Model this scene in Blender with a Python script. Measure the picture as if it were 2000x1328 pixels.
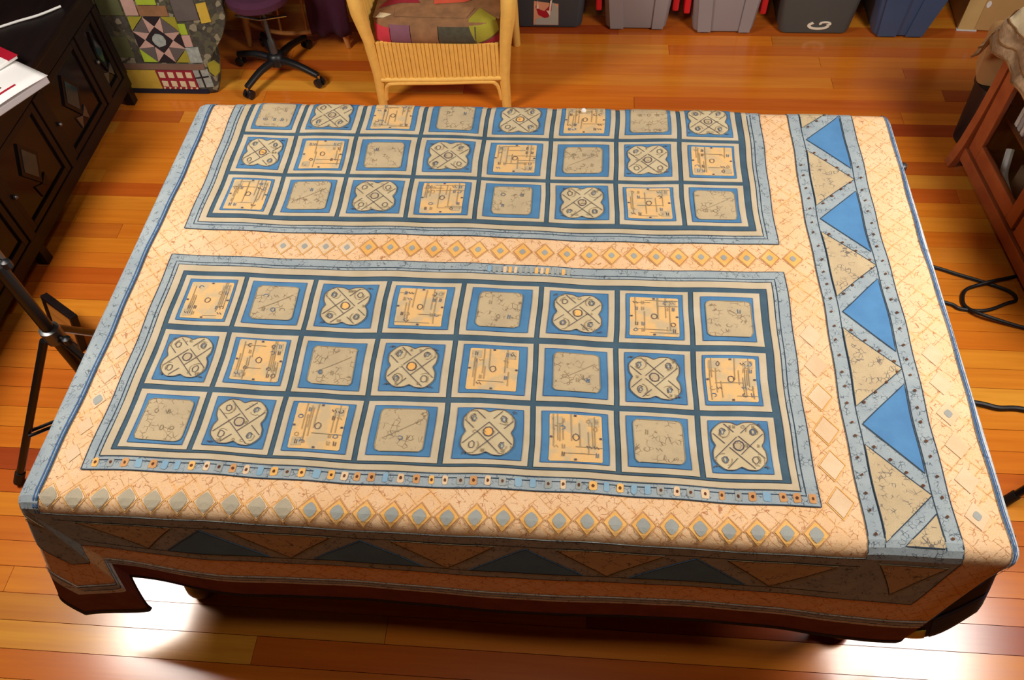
import bpy, bmesh, math, random
from mathutils import Vector, Matrix
SC = bpy.context.scene
COL = SC.collection
for o in list(bpy.data.objects): bpy.data.objects.remove(o)
PI = math.pi
rnd = random.Random(7)

# ------------------------------------------------------------------ camera, world, lights, exposure
cam_d = bpy.data.cameras.new('camera'); cam = bpy.data.objects.new('camera', cam_d); COL.objects.link(cam)
cam_d.sensor_width = 36.0; cam_d.lens = 1613.7/2000*36.0; cam_d.clip_start = 0.05
RZ = lambda a: Matrix.Rotation(math.radians(a), 4, 'Z')
cam.matrix_world = Matrix.Translation((0.2169, -0.7474, 2.4849)) @ RZ(7.058) @ Matrix.Rotation(math.radians(36.459), 4, 'X') @ RZ(-3.5137)
SC.camera = cam
SC.view_settings.view_transform = 'Standard'; SC.view_settings.look = 'None'
SC.view_settings.gamma = 1.0; SC.view_settings.use_curve_mapping = False
SC.view_settings.exposure = -0.06
w = bpy.data.worlds.new('world'); SC.world = w; w.use_nodes = True
w.node_tree.nodes['Background'].inputs[0].default_value = (0.9, 0.95, 1, 1)
w.node_tree.nodes['Background'].inputs[1].default_value = 0.05
def area(name, loc, target, size, power, color):
    d = bpy.data.lights.new(name, 'AREA'); d.shape = 'SQUARE'; d.size = size; d.energy = power; d.color = color
    o = bpy.data.objects.new(name, d); COL.objects.link(o); o.location = loc
    o.rotation_euler = (Vector(target)-Vector(loc)).to_track_quat('-Z', 'Y').to_euler()
    return o
LAMP_L = Vector((-2.02, 0.70, 2.30)); LAMP_R = Vector((2.06, 0.68, 2.30))
AIM_L = Vector((0.2, 1.35, 0.4)); AIM_R = Vector((-0.1, 1.35, 0.4))
area('softbox_light_left', LAMP_L, AIM_L, 0.70, 62, (1.0, 0.93, 0.85))
area('softbox_light_right', LAMP_R, AIM_R, 0.80, 68, (1.0, 0.93, 0.85))
area('ceiling_fill', (0.1, -0.20, 3.22), (0.1, -0.20, 0), 0.4, 13, (1.0, 0.86, 0.68))  # added overhead fill, brightens the floor in front of the table

# ------------------------------------------------------------------ helpers
def lin(c):
    return tuple(((x/255)/12.92 if x/255 <= .04045 else ((x/255+.055)/1.055)**2.4) for x in c)
def link(o, parent=None):
    COL.objects.link(o)
    if parent is not None:
        o.parent = parent
        o.matrix_parent_inverse = PW.get(parent.name, Matrix.Identity(4))
    return o
PW = {}
def tag(o, label, cat=None, group=None, kind=None):
    if label: o['label'] = label
    if cat: o['category'] = cat
    if group: o['group'] = group
    if kind: o['kind'] = kind
    return o
def thing(name, label, cat, loc, group=None):
    o = bpy.data.objects.new(name, None); o.empty_display_size = .1; o.location = loc; COL.objects.link(o)
    PW[o.name] = Matrix.Translation(-Vector(loc))
    return tag(o, label, cat, group)
def mesh_obj(name, V, Fc, mat, parent=None, uv=None, smooth=False):
    me = bpy.data.meshes.new(name); me.from_pydata([tuple(v) for v in V], [], Fc)
    if uv is not None:
        ul = me.uv_layers.new(name='UVMap')
        for lp in me.loops: ul.data[lp.index].uv = uv[lp.vertex_index]
    if smooth: me.polygons.foreach_set('use_smooth', [True]*len(me.polygons))
    me.materials.append(MAT[mat] if isinstance(mat, str) else mat); me.update()
    o = bpy.data.objects.new(name, me)
    return link(o, parent)
class MB:
    def __init__(s): s.V = []; s.F = []
    def add(s, V, Fc):
        b = len(s.V); s.V += [tuple(v) for v in V]; s.F += [tuple(i+b for i in f) for f in Fc]; return s
    def box(s, x0, x1, y0, y1, z0, z1, bev=0.0, M=None):
        bm = bmesh.new(); bmesh.ops.create_cube(bm, size=1)
        bmesh.ops.scale(bm, vec=(x1-x0, y1-y0, z1-z0), verts=bm.verts)
        bmesh.ops.translate(bm, vec=((x0+x1)/2, (y0+y1)/2, (z0+z1)/2), verts=bm.verts)
        if bev: bmesh.ops.bevel(bm, geom=bm.edges[:], offset=bev, segments=2, affect='EDGES', profile=.6)
        bm.verts.index_update()
        V = [(M @ v.co if M else v.co.copy()) for v in bm.verts]; Fc = [tuple(v.index for v in f.verts) for f in bm.faces]
        bm.free(); return s.add(V, Fc)
    def tube(s, pts, r, n=8, cap=True):
        pts = [Vector(p) for p in pts]; rs = r if isinstance(r, (list, tuple)) else [r]*len(pts)
        V = []; Fc = []; up = None
        for i, p in enumerate(pts):
            t = (pts[min(i+1, len(pts)-1)]-pts[max(i-1, 0)]).normalized()
            if up is None: up = Vector((0, 0, 1)) if abs(t.z) < .9 else Vector((1, 0, 0))
            a = t.cross(up).normalized(); b = a.cross(t).normalized(); up = b
            for k in range(n):
                q = 2*PI*k/n; V.append(p+(a*math.cos(q)+b*math.sin(q))*rs[i])
        for i in range(len(pts)-1):
            for k in range(n):
                k2 = (k+1) % n; Fc.append((i*n+k, i*n+k2, (i+1)*n+k2, (i+1)*n+k))
        if cap: Fc.append(tuple(range(n))[::-1]); Fc.append(tuple((len(pts)-1)*n+k for k in range(n)))
        return s.add(V, Fc)
    def lathe(s, prof, c, n=16):
        V = []; Fc = []
        for (r, z) in prof:
            for k in range(n):
                q = 2*PI*k/n; V.append((c[0]+r*math.cos(q), c[1]+r*math.sin(q), c[2]+z))
        for i in range(len(prof)-1):
            for k in range(n):
                k2 = (k+1) % n; Fc.append((i*n+k, i*n+k2, (i+1)*n+k2, (i+1)*n+k))
        Fc.append(tuple(range(n))[::-1]); Fc.append(tuple((len(prof)-1)*n+k for k in range(n)))
        return s.add(V, Fc)
    def prism(s, poly, fn, t0, t1):
        n = len(poly); V = [fn(a, b, t0) for a, b in poly]+[fn(a, b, t1) for a, b in poly]
        Fc = [tuple(range(n))[::-1], tuple(range(n, 2*n))]+[(i, (i+1) % n, n+(i+1) % n, n+i) for i in range(n)]
        return s.add(V, Fc)
    def grid(s, fn, nu, nv, thick=None):
        V = [fn(i/nu, j/nv) for j in range(nv+1) for i in range(nu+1)]
        Fc = [(j*(nu+1)+i, j*(nu+1)+i+1, (j+1)*(nu+1)+i+1, (j+1)*(nu+1)+i) for j in range(nv) for i in range(nu)]
        return s.add(V, Fc)
    def build(s, name, mat, parent=None, smooth=False, solid=0, sub=0):
        o = mesh_obj(name, s.V, s.F, mat, parent, smooth=smooth)
        bm = bmesh.new(); bm.from_mesh(o.data); bmesh.ops.recalc_face_normals(bm, faces=bm.faces); bm.to_mesh(o.data); bm.free()
        if smooth:
            try: o.data.set_sharp_from_angle(angle=math.radians(40))
            except Exception: pass
        if solid:
            m = o.modifiers.new('solid', 'SOLIDIFY'); m.thickness = solid; m.offset = 0
        if sub:
            m = o.modifiers.new('sub', 'SUBSURF'); m.levels = sub; m.render_levels = sub
        return o
def sstep(a, b, x):
    t = max(0, min(1, (x-a)/(b-a))); return t*t*(3-2*t)
def arcpts(pts, n=6):
    P = [Vector(p) for p in pts]; out = []
    for i in range(len(P)-1):
        p0 = P[max(i-1, 0)]; p1 = P[i]; p2 = P[i+1]; p3 = P[min(i+2, len(P)-1)]
        for k in range(n):
            t = k/n
            out.append(.5*((2*p1)+(p2-p0)*t+(2*p0-5*p1+4*p2-p3)*t*t+(-p0+3*p1-3*p2+p3)*t**3))
    out.append(P[-1]); return out

# ------------------------------------------------------------------ materials
MAT = {}
class NT:
    def __init__(s, name):
        s.m = bpy.data.materials.new(name); s.m.use_nodes = True; s.t = s.m.node_tree
        s.b = s.t.nodes['Principled BSDF']; MAT[name] = s.m
    def n(s, ty, ins=None, **kw):
        nd = s.t.nodes.new(ty)
        for k, v in kw.items(): setattr(nd, k, v)
        for k, v in (ins or {}).items():
            if isinstance(v, bpy.types.NodeSocket): s.t.links.new(v, nd.inputs[k])
            else: nd.inputs[k].default_value = v
        return nd
    def math(s, op, a, b=None, c=None):
        ins = {0: a}
        if b is not None: ins[1] = b
        if c is not None: ins[2] = c
        return s.n('ShaderNodeMath', ins, operation=op).outputs[0]
    def mix(s, f, a, b, blend='MIX'):
        nd = s.t.nodes.new('ShaderNodeMix'); nd.data_type = 'RGBA'; nd.blend_type = blend
        for idx, v in ((0, f), (6, a), (7, b)):
            if isinstance(v, bpy.types.NodeSocket): s.t.links.new(v, nd.inputs[idx])
            else: nd.inputs[idx].default_value = (v if idx == 0 else (*v[:3], 1))
        return nd.outputs[2]
    def noise(s, co, scale, detail=3, rough=.55):
        return s.n('ShaderNodeTexNoise', {'Vector': co, 'Scale': scale, 'Detail': detail, 'Roughness': rough}).outputs[0]
    def ramp(s, f, a, b):
        return s.n('ShaderNodeMapRange', {0: f, 1: a, 2: b, 3: 0.0, 4: 1.0}).outputs[0]
    def bump(s, h, st, dist=.002):
        nd = s.n('ShaderNodeBump', {'Strength': st, 'Distance': dist, 'Height': h})
        s.t.links.new(nd.outputs[0], s.b.inputs['Normal'])
    def out(s, color=None, rough=None, metal=None, spec=None):
        for k, v in (('Base Color', color), ('Roughness', rough), ('Metallic', metal), ('Specular IOR Level', spec)):
            if v is None: continue
            if isinstance(v, bpy.types.NodeSocket): s.t.links.new(v, s.b.inputs[k])
            else: s.b.inputs[k].default_value = ((*v[:3], 1) if k == 'Base Color' else v)
    def co(s, which='Object'): return s.n('ShaderNodeTexCoord').outputs[which]
def simple(name, rgb, rough=.6, var=.18, scale=8, bump=0, bscale=60, metal=0, spec=.5, uv=False):
    N = NT(name); co = N.co('UV' if uv else 'Object'); c = lin(rgb)
    f = N.noise(co, scale)
    col = N.mix(f, tuple(x*(1-var) for x in c), tuple(min(1, x*(1+var)) for x in c))
    N.out(col, rough, metal, spec)
    if bump: N.bump(N.noise(co, bscale, 4), bump)
    return N
# quilt fabrics: coordinates are the cloth's own metres
def fabric(name, rgb, rgb2=None, speck=None, speck_amt=.35, crackle=0, crk=(60, 45, 35), scale=14):
    N = NT(name); co = N.co('UV'); c = lin(rgb); c2 = lin(rgb2) if rgb2 else tuple(x*.86 for x in c)
    col = N.mix(N.ramp(N.noise(co, scale, 3), .35, .65), c, c2)
    if speck:
        col = N.mix(N.math('MULTIPLY', N.ramp(N.noise(co, 420, 2), .52, .66), speck_amt), col, lin(speck))
    if crackle:
        d = N.n('ShaderNodeTexVoronoi', {'Vector': co, 'Scale': crackle, 'Randomness': .9}, feature='DISTANCE_TO_EDGE').outputs[0]
        ln = N.math('LESS_THAN', d, .045)
        msk = N.ramp(N.noise(co, crackle*.45, 2), .5, .58)
        col = N.mix(N.math('MULTIPLY', N.math('MULTIPLY', ln, msk), .75), col, lin(crk))
    N.out(col, .85, spec=.2)
    weave = N.noise(co, 700, 2)
    N.bump(N.math('ADD', N.math('MULTIPLY', weave, .35), N.noise(co, 55, 3)), .35, .0025)
    return N
fabric('blue_grey', (158, 168, 172), (144, 156, 163), speck=(112, 122, 130), crackle=95, crk=(52, 62, 74))
fabric('cream', (194, 178, 152), (184, 168, 140), speck=(188, 170, 142), speck_amt=.2)
fabric('slate', (70, 94, 110), (60, 82, 98), speck=(46, 72, 92), speck_amt=.3)
fabric('frame_cream', (196, 182, 158), (186, 170, 142), speck=(190, 172, 144), speck_amt=.2)
fabric('mat_blue', (80, 128, 168), (72, 116, 156), speck=(64, 106, 148), speck_amt=.25)
fabric('motif_tan', (190, 170, 136), (178, 160, 130), speck=(165, 145, 112), speck_amt=.4, crackle=70, crk=(110, 90, 70))
fabric('motif_cream', (198, 182, 148), (188, 170, 136), speck=(180, 160, 122), speck_amt=.3)
fabric('tri_blue', (82, 132, 178), (76, 122, 168), speck=(70, 114, 160), speck_amt=.2)
fabric('tri_beige', (190, 171, 137), (180, 160, 128), speck=(160, 140, 108), speck_amt=.55, crackle=80, crk=(70, 70, 80))
fabric('white_strip', (206, 208, 210), (188, 194, 198), speck=(140, 140, 145), speck_amt=.4, crackle=110)
fabric('line_blue', (62, 98, 145), (56, 88, 130))
fabric('maroon', (112, 58, 46), (98, 46, 38), speck=(84, 40, 36))
fabric('binding', (24, 20, 24), (30, 22, 26))
fabric('backing', (26, 24, 40), (48, 22, 36), speck=(20, 30, 48), scale=5)
fabric('seam', (52, 66, 80), (44, 58, 72))
fabric('ink', (98, 88, 86), (78, 74, 86))
fabric('ink_light', (156, 138, 108), (140, 126, 104))
fabric('ink_blue', (82, 116, 150), (70, 98, 132))
fabric('gold', (232, 184, 112), (220, 164, 88), speck=(196, 136, 70))
fabric('patch_grey', (160, 163, 158), (148, 150, 146), speck=(128, 130, 128))
fabric('patch_cream', (222, 194, 160), (212, 180, 144), speck=(196, 160, 120))
fabric('patch_orange', (206, 156, 104), (190, 138, 90), speck=(150, 104, 66))
fabric('patch_sky', (140, 172, 192), (126, 160, 184))
fabric('patch_stone', (178, 166, 142), (166, 156, 136), speck=(140, 130, 112))
fabric('dot_brown', (104, 64, 38), (80, 48, 34))
def peach():
    N = NT('peach'); co = N.co('UV')
    sep = N.n('ShaderNodeSeparateXYZ', {0: co}); u, v = sep.outputs[0], sep.outputs[1]
    base = N.mix(N.ramp(N.noise(co, 7, 3), .35, .65), lin((230, 195, 157)), lin((224, 184, 140)))
    base = N.mix(N.math('MULTIPLY', N.ramp(N.noise(co, 330, 2), .5, .66), .45), base, lin((205, 150, 100)))
    wob = N.math('MULTIPLY', N.math('SUBTRACT', N.noise(co, 40, 2), .5), .012)
    def lat(sgn):
        q = N.math('ADD', N.math('ADD', u, N.math('MULTIPLY', v, sgn)), wob)
        f = N.math('FRACT', N.math('ADD', N.math('DIVIDE', q, .0622), .5+.28*sgn))
        return N.math('ABSOLUTE', N.math('SUBTRACT', f, .5))
    dm = N.math('MINIMUM', lat(1.0), lat(-1.0))
    soft = N.math('LESS_THAN', dm, .085); thin = N.math('LESS_THAN', dm, .022)
    m1 = N.ramp(N.noise(co, 9, 2), .42, .62)
    base = N.mix(N.math('MULTIPLY', N.math('MULTIPLY', soft, m1), .4), base, lin((230, 168, 92)))
    base = N.mix(N.math('MULTIPLY', N.math('MULTIPLY', thin, N.ramp(N.noise(co, 60, 2), .42, .52)), .6), base, lin((150, 98, 60)))
    d = N.n('ShaderNodeTexVoronoi', {'Vector': co, 'Scale': 68.0, 'Randomness': 1.0}, feature='DISTANCE_TO_EDGE').outputs[0]
    ck = N.math('MULTIPLY', N.math('LESS_THAN', d, .035), N.ramp(N.noise(co, 48, 2), .5, .58))
    base = N.mix(N.math('MULTIPLY', ck, .8), base, lin((168, 104, 62)))
    N.out(base, .88, spec=.2)
    N.bump(N.math('ADD', N.math('MULTIPLY', N.noise(co, 600, 2), .4), N.noise(co, 70, 3)), .4, .003)
peach()
def plaid():
    N = NT('motif_peach'); co = N.co('UV')
    a = N.mix(N.ramp(N.noise(co, 22, 2), .45, .62), lin((222, 180, 122)), lin((194, 172, 136)))
    a = N.mix(N.math('MULTIPLY', N.ramp(N.noise(co, 500, 2), .5, .65), .35), a, lin((180, 140, 92)))
    N.out(a, .85, spec=.2); N.bump(N.noise(co, 90, 3), .3, .002)
plaid()
# wood, plastic, metal
def planks():
    N = NT('plank_wood'); co = N.co('Object'); oi = N.n('ShaderNodeObjectInfo').outputs['Random']
    cr = N.n('ShaderNodeValToRGB', {0: oi}); r = cr.color_ramp
    stops = [(0, (242, 150, 44)), (.2, (232, 128, 36)), (.4, (246, 162, 52)), (.58, (212, 104, 34)), (.74, (240, 142, 42)), (.9, (178, 76, 32)), (1, (252, 178, 64))]
    r.elements[0].position = 0; r.elements[0].color = (*lin(stops[0][1]), 1)
    r.elements[1].position = 1; r.elements[1].color = (*lin(stops[-1][1]), 1)
    for p, c in stops[1:-1]:
        e = r.elements.new(p); e.color = (*lin(c), 1)
    off = N.n('ShaderNodeVectorMath', {0: co, 1: N.n('ShaderNodeCombineXYZ', {0: N.math('MULTIPLY', oi, 37.0), 1: N.math('MULTIPLY', oi, 11.0)}).outputs[0]}, operation='ADD').outputs[0]
    st = N.n('ShaderNodeMapping', {'Vector': off, 'Scale': (1.6, 34, 8)}).outputs[0]
    g = N.noise(st, 1.0, 5, .6)
    g2 = N.noise(N.n('ShaderNodeMapping', {'Vector': off, 'Scale': (3, 180, 20)}).outputs[0], 1.0, 3)
    col = N.mix(N.ramp(g, .38, .72), cr.outputs[0], N.mix(1.0, cr.outputs[0], (.84, .72, .62), 'MULTIPLY'))
    col = N.mix(N.math('MULTIPLY', g2, .25), col, N.mix(1.0, col, (.7, .6, .5), 'MULTIPLY'))
    N.out(col, N.n('ShaderNodeMapRange', {0: g, 1: 0.0, 2: 1.0, 3: .15, 4: .24}).outputs[0], spec=.5)
    N.b.inputs['Coat Weight'].default_value = .5; N.b.inputs['Coat Roughness'].default_value = .2
    N.bump(g2, .05, .001)
planks()
def wood(name, a, b, rough=.4, axis=(2, 2, 26), bump=.08, spec=.5):
    N = NT(name); co = N.co('Object')
    g = N.noise(N.n('ShaderNodeMapping', {'Vector': co, 'Scale': axis}).outputs[0], 1.6, 5, .6)
    N.out(N.mix(N.ramp(g, .3, .7), lin(a), lin(b)), rough, spec=spec); N.bump(g, bump, .001)
wood('dark_oak', (33, 22, 20), (20, 13, 14), .42, (14, 3, 4), .08, .25)
wood('dark_panel', (22, 17, 19), (14, 12, 16), .16, (14, 3, 4), .03, .28)
wood('red_oak', (178, 98, 56), (142, 70, 40), .35, (16, 3, 5))
wood('table_wood', (96, 52, 30), (64, 32, 20), .35, (3, 14, 14))
wood('honey_wood', (206, 142, 76), (176, 112, 54), .4, (16, 16, 3))
wood('amber_wood', (206, 138, 60), (168, 98, 36), .4)
simple('subfloor', (38, 18, 10), .9)
simple('wall_paint', (62, 54, 48), .9, .05, 2, .1)
simple('wall_shade', (40, 34, 40), .9, .1, 2, .1)  # back wall colour carries the shade in the gaps behind the bins
simple('ceiling_paint', (104, 98, 90), .9, .04, 2)
simple('black_metal', (17, 16, 18), .32, .1, 20)
simple('chrome', (206, 208, 212), .22, .08, 20, metal=1)
simple('grey_metal', (104, 104, 104), .35, .1, 20, metal=.8)
simple('black_plastic', (20, 20, 24), .42, .15, 12, .1, 90)
simple('black_rubber', (13, 13, 15), .55, .15, 12)
simple('bin_slate', (58, 66, 72), .5, .08, 6, .05)
simple('bin_grey', (146, 140, 142), .5, .06, 6, .05)
simple('bin_charcoal', (74, 78, 76), .5, .08, 6, .05)
simple('bin_blue', (64, 84, 118), .42, .1, 6, .05)
simple('red_plastic', (208, 26, 36), .4, .1, 8)
simple('cardboard', (188, 148, 92), .85, .1, 9, .15, 140)
simple('cardboard_pale', (204, 170, 108), .85, .1, 9, .15, 140)
simple('tan_board', (196, 150, 96), .7, .08, 6)
simple('wicker', (236, 186, 92), .55, .16, 30, .3, 120)
simple('wicker_dark', (120, 78, 36), .6, .2, 30)
simple('lace', (196, 172, 138), .9, .25, 26, .8, 120)
simple('lace_band', (150, 118, 86), .9, .45, 55, 1.0, 160)
simple('linen', (204, 184, 148), .9, .12, 14, .4, 220)
simple('purple_cloth', (74, 30, 56), .95, .35, 12, .5, 120)
simple('magenta_cloth', (62, 14, 44), .95, .3, 9, .4, 100)
simple('navy_cloth', (18, 22, 44), .95, .4, 7, .4, 100)
simple('paper_white', (244, 242, 240), .55, .02, 10)
simple('page_edge', (206, 208, 214), .7, .06, 60)
simple('print_red', (176, 20, 44), .5, .1, 20)
simple('print_photo', (84, 32, 26), .5, .6, 26)
simple('white_plastic', (232, 230, 226), .4, .03, 10)
simple('softbox_cloth', (18, 18, 20), .8, .1, 10)
simple('diffuser_cloth', (235, 235, 230), .9, .03, 10)
simple('glass_teal', (22, 52, 56), .12, .2, 9)
simple('sticker_grey', (176, 176, 164), .6, .12, 16)
simple('sticker_peach', (226, 160, 124), .6, .1, 16)
simple('sticker_cream', (236, 226, 206), .6, .06, 16)
simple('flower_grey', (84, 74, 60), .6, .2, 30)
def patchfab(name, a, var=.3, scale=40): simple(name, a, .95, var, scale, .5, 160)
for nm, c in {'p_olive': (150, 142, 40), 'p_moss': (84, 88, 54), 'p_pink': (186, 150, 138), 'p_dark': (34, 22, 26), 'p_grey': (92, 84, 80), 'p_yellow': (196, 166, 58), 'p_red': (146, 26, 44),
              'p_cream': (214, 198, 160), 'p_brown': (118, 90, 74), 'p_navy': (26, 22, 42), 'p_speck': (74, 70, 54), 'p_ice': (150, 158, 152), 'p_lime': (158, 180, 46), 'p_coral': (206, 84, 58),
              'p_violet': (128, 82, 98), 'p_taupe': (140, 100, 66), 'p_rose': (196, 52, 66), 'p_plum': (70, 24, 46)}.items():
    patchfab(nm, c, .5 if nm in ('p_speck', 'p_ice', 'p_taupe') else .22, 60 if nm in ('p_speck', 'p_ice') else 22)
def speckle():
    N = NT('throw_print'); co = N.co('Object')
    vo = N.n('ShaderNodeTexVoronoi', {'Vector': N.n('ShaderNodeMapping', {'Vector': co, 'Scale': (1, .5, 1)}).outputs[0], 'Scale': 46.0, 'Randomness': 1.0})
    rv = N.n('ShaderNodeSeparateColor', {0: vo.outputs['Color']}).outputs[0]
    cr = N.n('ShaderNodeValToRGB', {0: rv}); e = cr.color_ramp; e.interpolation = 'CONSTANT'
    e.elements[0].position = 0; e.elements[0].color = (*lin((40, 36, 30)), 1); e.elements[1].position = .85; e.elements[1].color = (*lin((150, 142, 118)), 1)
    for p_, c_ in ((.3, (74, 72, 50)), (.5, (58, 52, 48)), (.68, (104, 98, 66)), (.78, (30, 26, 32))):
        q = e.elements.new(p_); q.color = (*lin(c_), 1)
    N.out(N.mix(.35, cr.outputs[0], N.mix(N.noise(co, 90, 4), (.02, .018, .015), (.2, .19, .13))), .95)
    N.bump(N.noise(co, 60, 4), .6)
speckle()
def glass():
    N = NT('cabinet_glass'); N.out((.9, .93, .92), .03)
    N.b.inputs['Transmission Weight'].default_value = 1.0; N.b.inputs['IOR'].default_value = 1.1
glass()

# ------------------------------------------------------------------ room shell
RX0, RX1, RY0, RY1, RH = -2.72, 3.3, -4.4, 3.95, 3.3
def struct(name, mb, mat, parent=None):
    o = mb.build(name, mat, parent); o['kind'] = 'structure'; return o
floor = struct('floor', MB().box(RX0, RX1, RY0, RY1, -.06, -.018), 'subfloor')
struct('wall_back', MB().box(RX0-.1, RX1+.1, RY1, RY1+.1, -.06, RH), 'wall_shade')
struct('wall_front', MB().box(RX0-.1, RX1+.1, RY0-.1, RY0, -.06, RH), 'wall_paint')
struct('wall_left', MB().box(RX0-.1, RX0, RY0, RY1, -.06, RH), 'wall_paint')
struct('wall_right', MB().box(RX1, RX1+.1, RY0, RY1, -.06, RH), 'wall_paint')
struct('ceiling', MB().box(RX0-.1, RX1+.1, RY0-.1, RY1+.1, RH, RH+.08), 'ceiling_paint')
struct('baseboard_back', MB().box(RX0, RX1, RY1-.02, RY1, 0, .12, .004), 'dark_oak')
# floor boards, each a board of its own
PWID = .0835; y = RY0; row = 0
while y < RY1-.001:
    y1 = min(y+PWID, RY1)
    wide = y < -.5
    x = RX0; L = rnd.uniform(.5, 2.4)
    while x < RX1-.001:
        x2 = RX1 if (wide or x+L > RX1-.35) else x+L
        cx_, cy_ = (x+x2)/2, (y+y1)/2
        hx, hy = (x2-x)/2-.0003, (y1-y)/2-.0004
        b = MB().box(-hx, hx, -hy, hy, -.018, 0)
        e = .0005                                   # eased top edges
        b.V = [((vx*(1-e/hx), vy*(1-e/hy), vz) if vz == 0 else (vx, vy, vz)) for vx, vy, vz in b.V]
        o = b.build('floor_board', 'plank_wood', floor); o.location = (cx_, cy_, rnd.uniform(-.0004, .0002))
        x = x2; L = rnd.uniform(1.5, 2.9)
    y = y1; row += 1

# ------------------------------------------------------------------ table
tb = thing('dining_table', 'large wooden table with turned legs hidden under the blue and beige quilt', 'table', (.065, .72, 0))
MB().box(-1.04, 1.165, .015, 1.435, .722, .754, .008).build('table_top', 'table_wood', tb)
ap = MB().box(-.9, 1.03, .07, .095, .60, .722, .003).box(-.9, 1.03, 1.35, 1.375, .60, .722, .003)
ap.box(-.9, -.875, .095, 1.35, .60, .722, .003).box(1.005, 1.03, .095, 1.35, .60, .722, .003).build('apron', 'table_wood', tb)
prof = [(.018, 0), (.034, .004), (.045, .02), (.05, .045), (.046, .075), (.034, .098), (.024, .115), (.030, .125), (.030, .135), (.022, .15), (.026, .2), (.036, .3), (.046, .4), (.05, .46), (.044, .5), (.03, .525), (.042, .54), (.046, .56), (.046, .598)]
for lx in (-.886, 1.017):
    for ly in (.078, 1.36):
        MB().lathe(prof, (lx, ly, 0), 20).build('leg', 'table_wood', tb, smooth=True)
MB().lathe([(.004, -.02), (.012, -.014), (.014, 0), (.012, .012), (.004, .016)], (1.213, 1.279, .70), 12).tube([(1.16, 1.279, .70), (1.213, 1.279, .70)], .006).build('edge_knob', 'grey_metal', tb, smooth=True)

# ------------------------------------------------------------------ quilt: cloth coordinates (u,v) in metres -> draped surface
XL, XR, YF, YB, Z0, RB = -1.035, 1.160, .022, 1.432, .7635, .036
ARC = RB*PI/2
UL, UR, VF, VB = -1.425, 1.282, -.455, 1.83
def hangdir(keys, ph):
    for (p0, d0), (p1, d1) in zip(keys, keys[1:]):
        if ph <= p1:
            t = sstep(p0, p1, ph); return Vector(d0).lerp(Vector(d1), t)
    return Vector(keys[-1][1])
def front_mod(u):
    wl = sstep(-.62, XL, u) if u < -.62 else 0
    wl = 1-sstep(XL, -.62, u)
    wr = sstep(.72, XR, u)
    return wl, wr
def front_dir(u):
    wl, wr = front_mod(u)
    return Vector((.34*wl-.19*wr, -.05-.05*wl-.03*wr, -1+.34*wl-.05*wr))
FL_KEYS = [(0, None), (20, (.40, -.20, -.86)), (47, (-.22, -.13, -.95)), (66, (-.02, .10, -.95)), (90, (-.05, 0, -1))]
FR_KEYS = [(0, None), (8, (-.20, -.02, -1.0)), (24, (-.24, .14, -.86)), (60, (-.05, .2, -.8)), (90, (.10, 0, -1))]
def base(u, v):
    a = XL-u if u < XL else (u-XR if u > XR else 0.0); sx = -1 if u < XL else 1
    b = YF-v if v < YF else (v-YB if v > YB else 0.0); sy = -1 if v < YF else 1
    ex = min(max(u, XL), XR); ey = min(max(v, YF), YB)
    if a == 0 and b == 0:
        z = Z0+.0012*math.sin(u*5.1+1.3*math.sin(v*4))*math.sin(v*6.3)+.0008*math.sin(17*u+9*v)
        return Vector((u, v, z))
    r = math.hypot(a, b); ph = math.degrees(math.atan2(a, b))
    th = min(r/RB, PI/2)
    e = Vector((sx*a/r, sy*b/r, 0))
    P = Vector((ex, ey, Z0))+e*(RB*math.sin(th))+Vector((0, 0, -RB*(1-math.cos(th))))
    s = r-ARC
    if s > 0:
        if b > 0 and sy < 0:
            fd = front_dir(ex)
            if a == 0: d = fd
            else: d = hangdir([(0, fd)]+(FL_KEYS if sx < 0 else FR_KEYS)[1:], ph)
            wav = .004*math.sin(ex*7.5+.6)*min(1, s/.3)*(1 if a == 0 else max(0, 1-ph/25))
            P += d*s+Vector((0, -wav, 0))
        else:
            d = Vector((e.x*.08, e.y*.05, -1)) if (a == 0 or b == 0) else Vector((e.x*.3, e.y*.3, -.95))
            if sx < 0 and b == 0 : d = Vector((-.05, 0, -1))
            if sx > 0 and b == 0 : d = Vector((.10, 0, -1))
            P += d*s
    return P
def wob(u, v):
    return (u+.0028*math.sin(v*9.0+u*2.2)+.0012*math.sin(v*31+u*7), v+.0030*math.sin(u*7.3+v*3)+.0012*math.sin(u*29+v*5))
def drape(u, v, h, wobble=True):
    if wobble: u, v = wob(u, v)
    P = base(u, v)
    if h == 0: return P
    d = .004
    flat = XL+d < u < XR-d and YF+d < v < YB-d
    if flat: return P+Vector((0, 0, h))
    n = (base(u+d, v)-base(u-d, v)).cross(base(u, v+d)-base(u, v-d))
    if n.length < 1e-9: n = Vector((0, 0, 1))
    return P+n.normalized()*h
def curved(u0, u1, v0, v1): return u0 < XL+.02 or u1 > XR-.02 or v0 < YF+.02 or v1 > YB-.02
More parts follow.
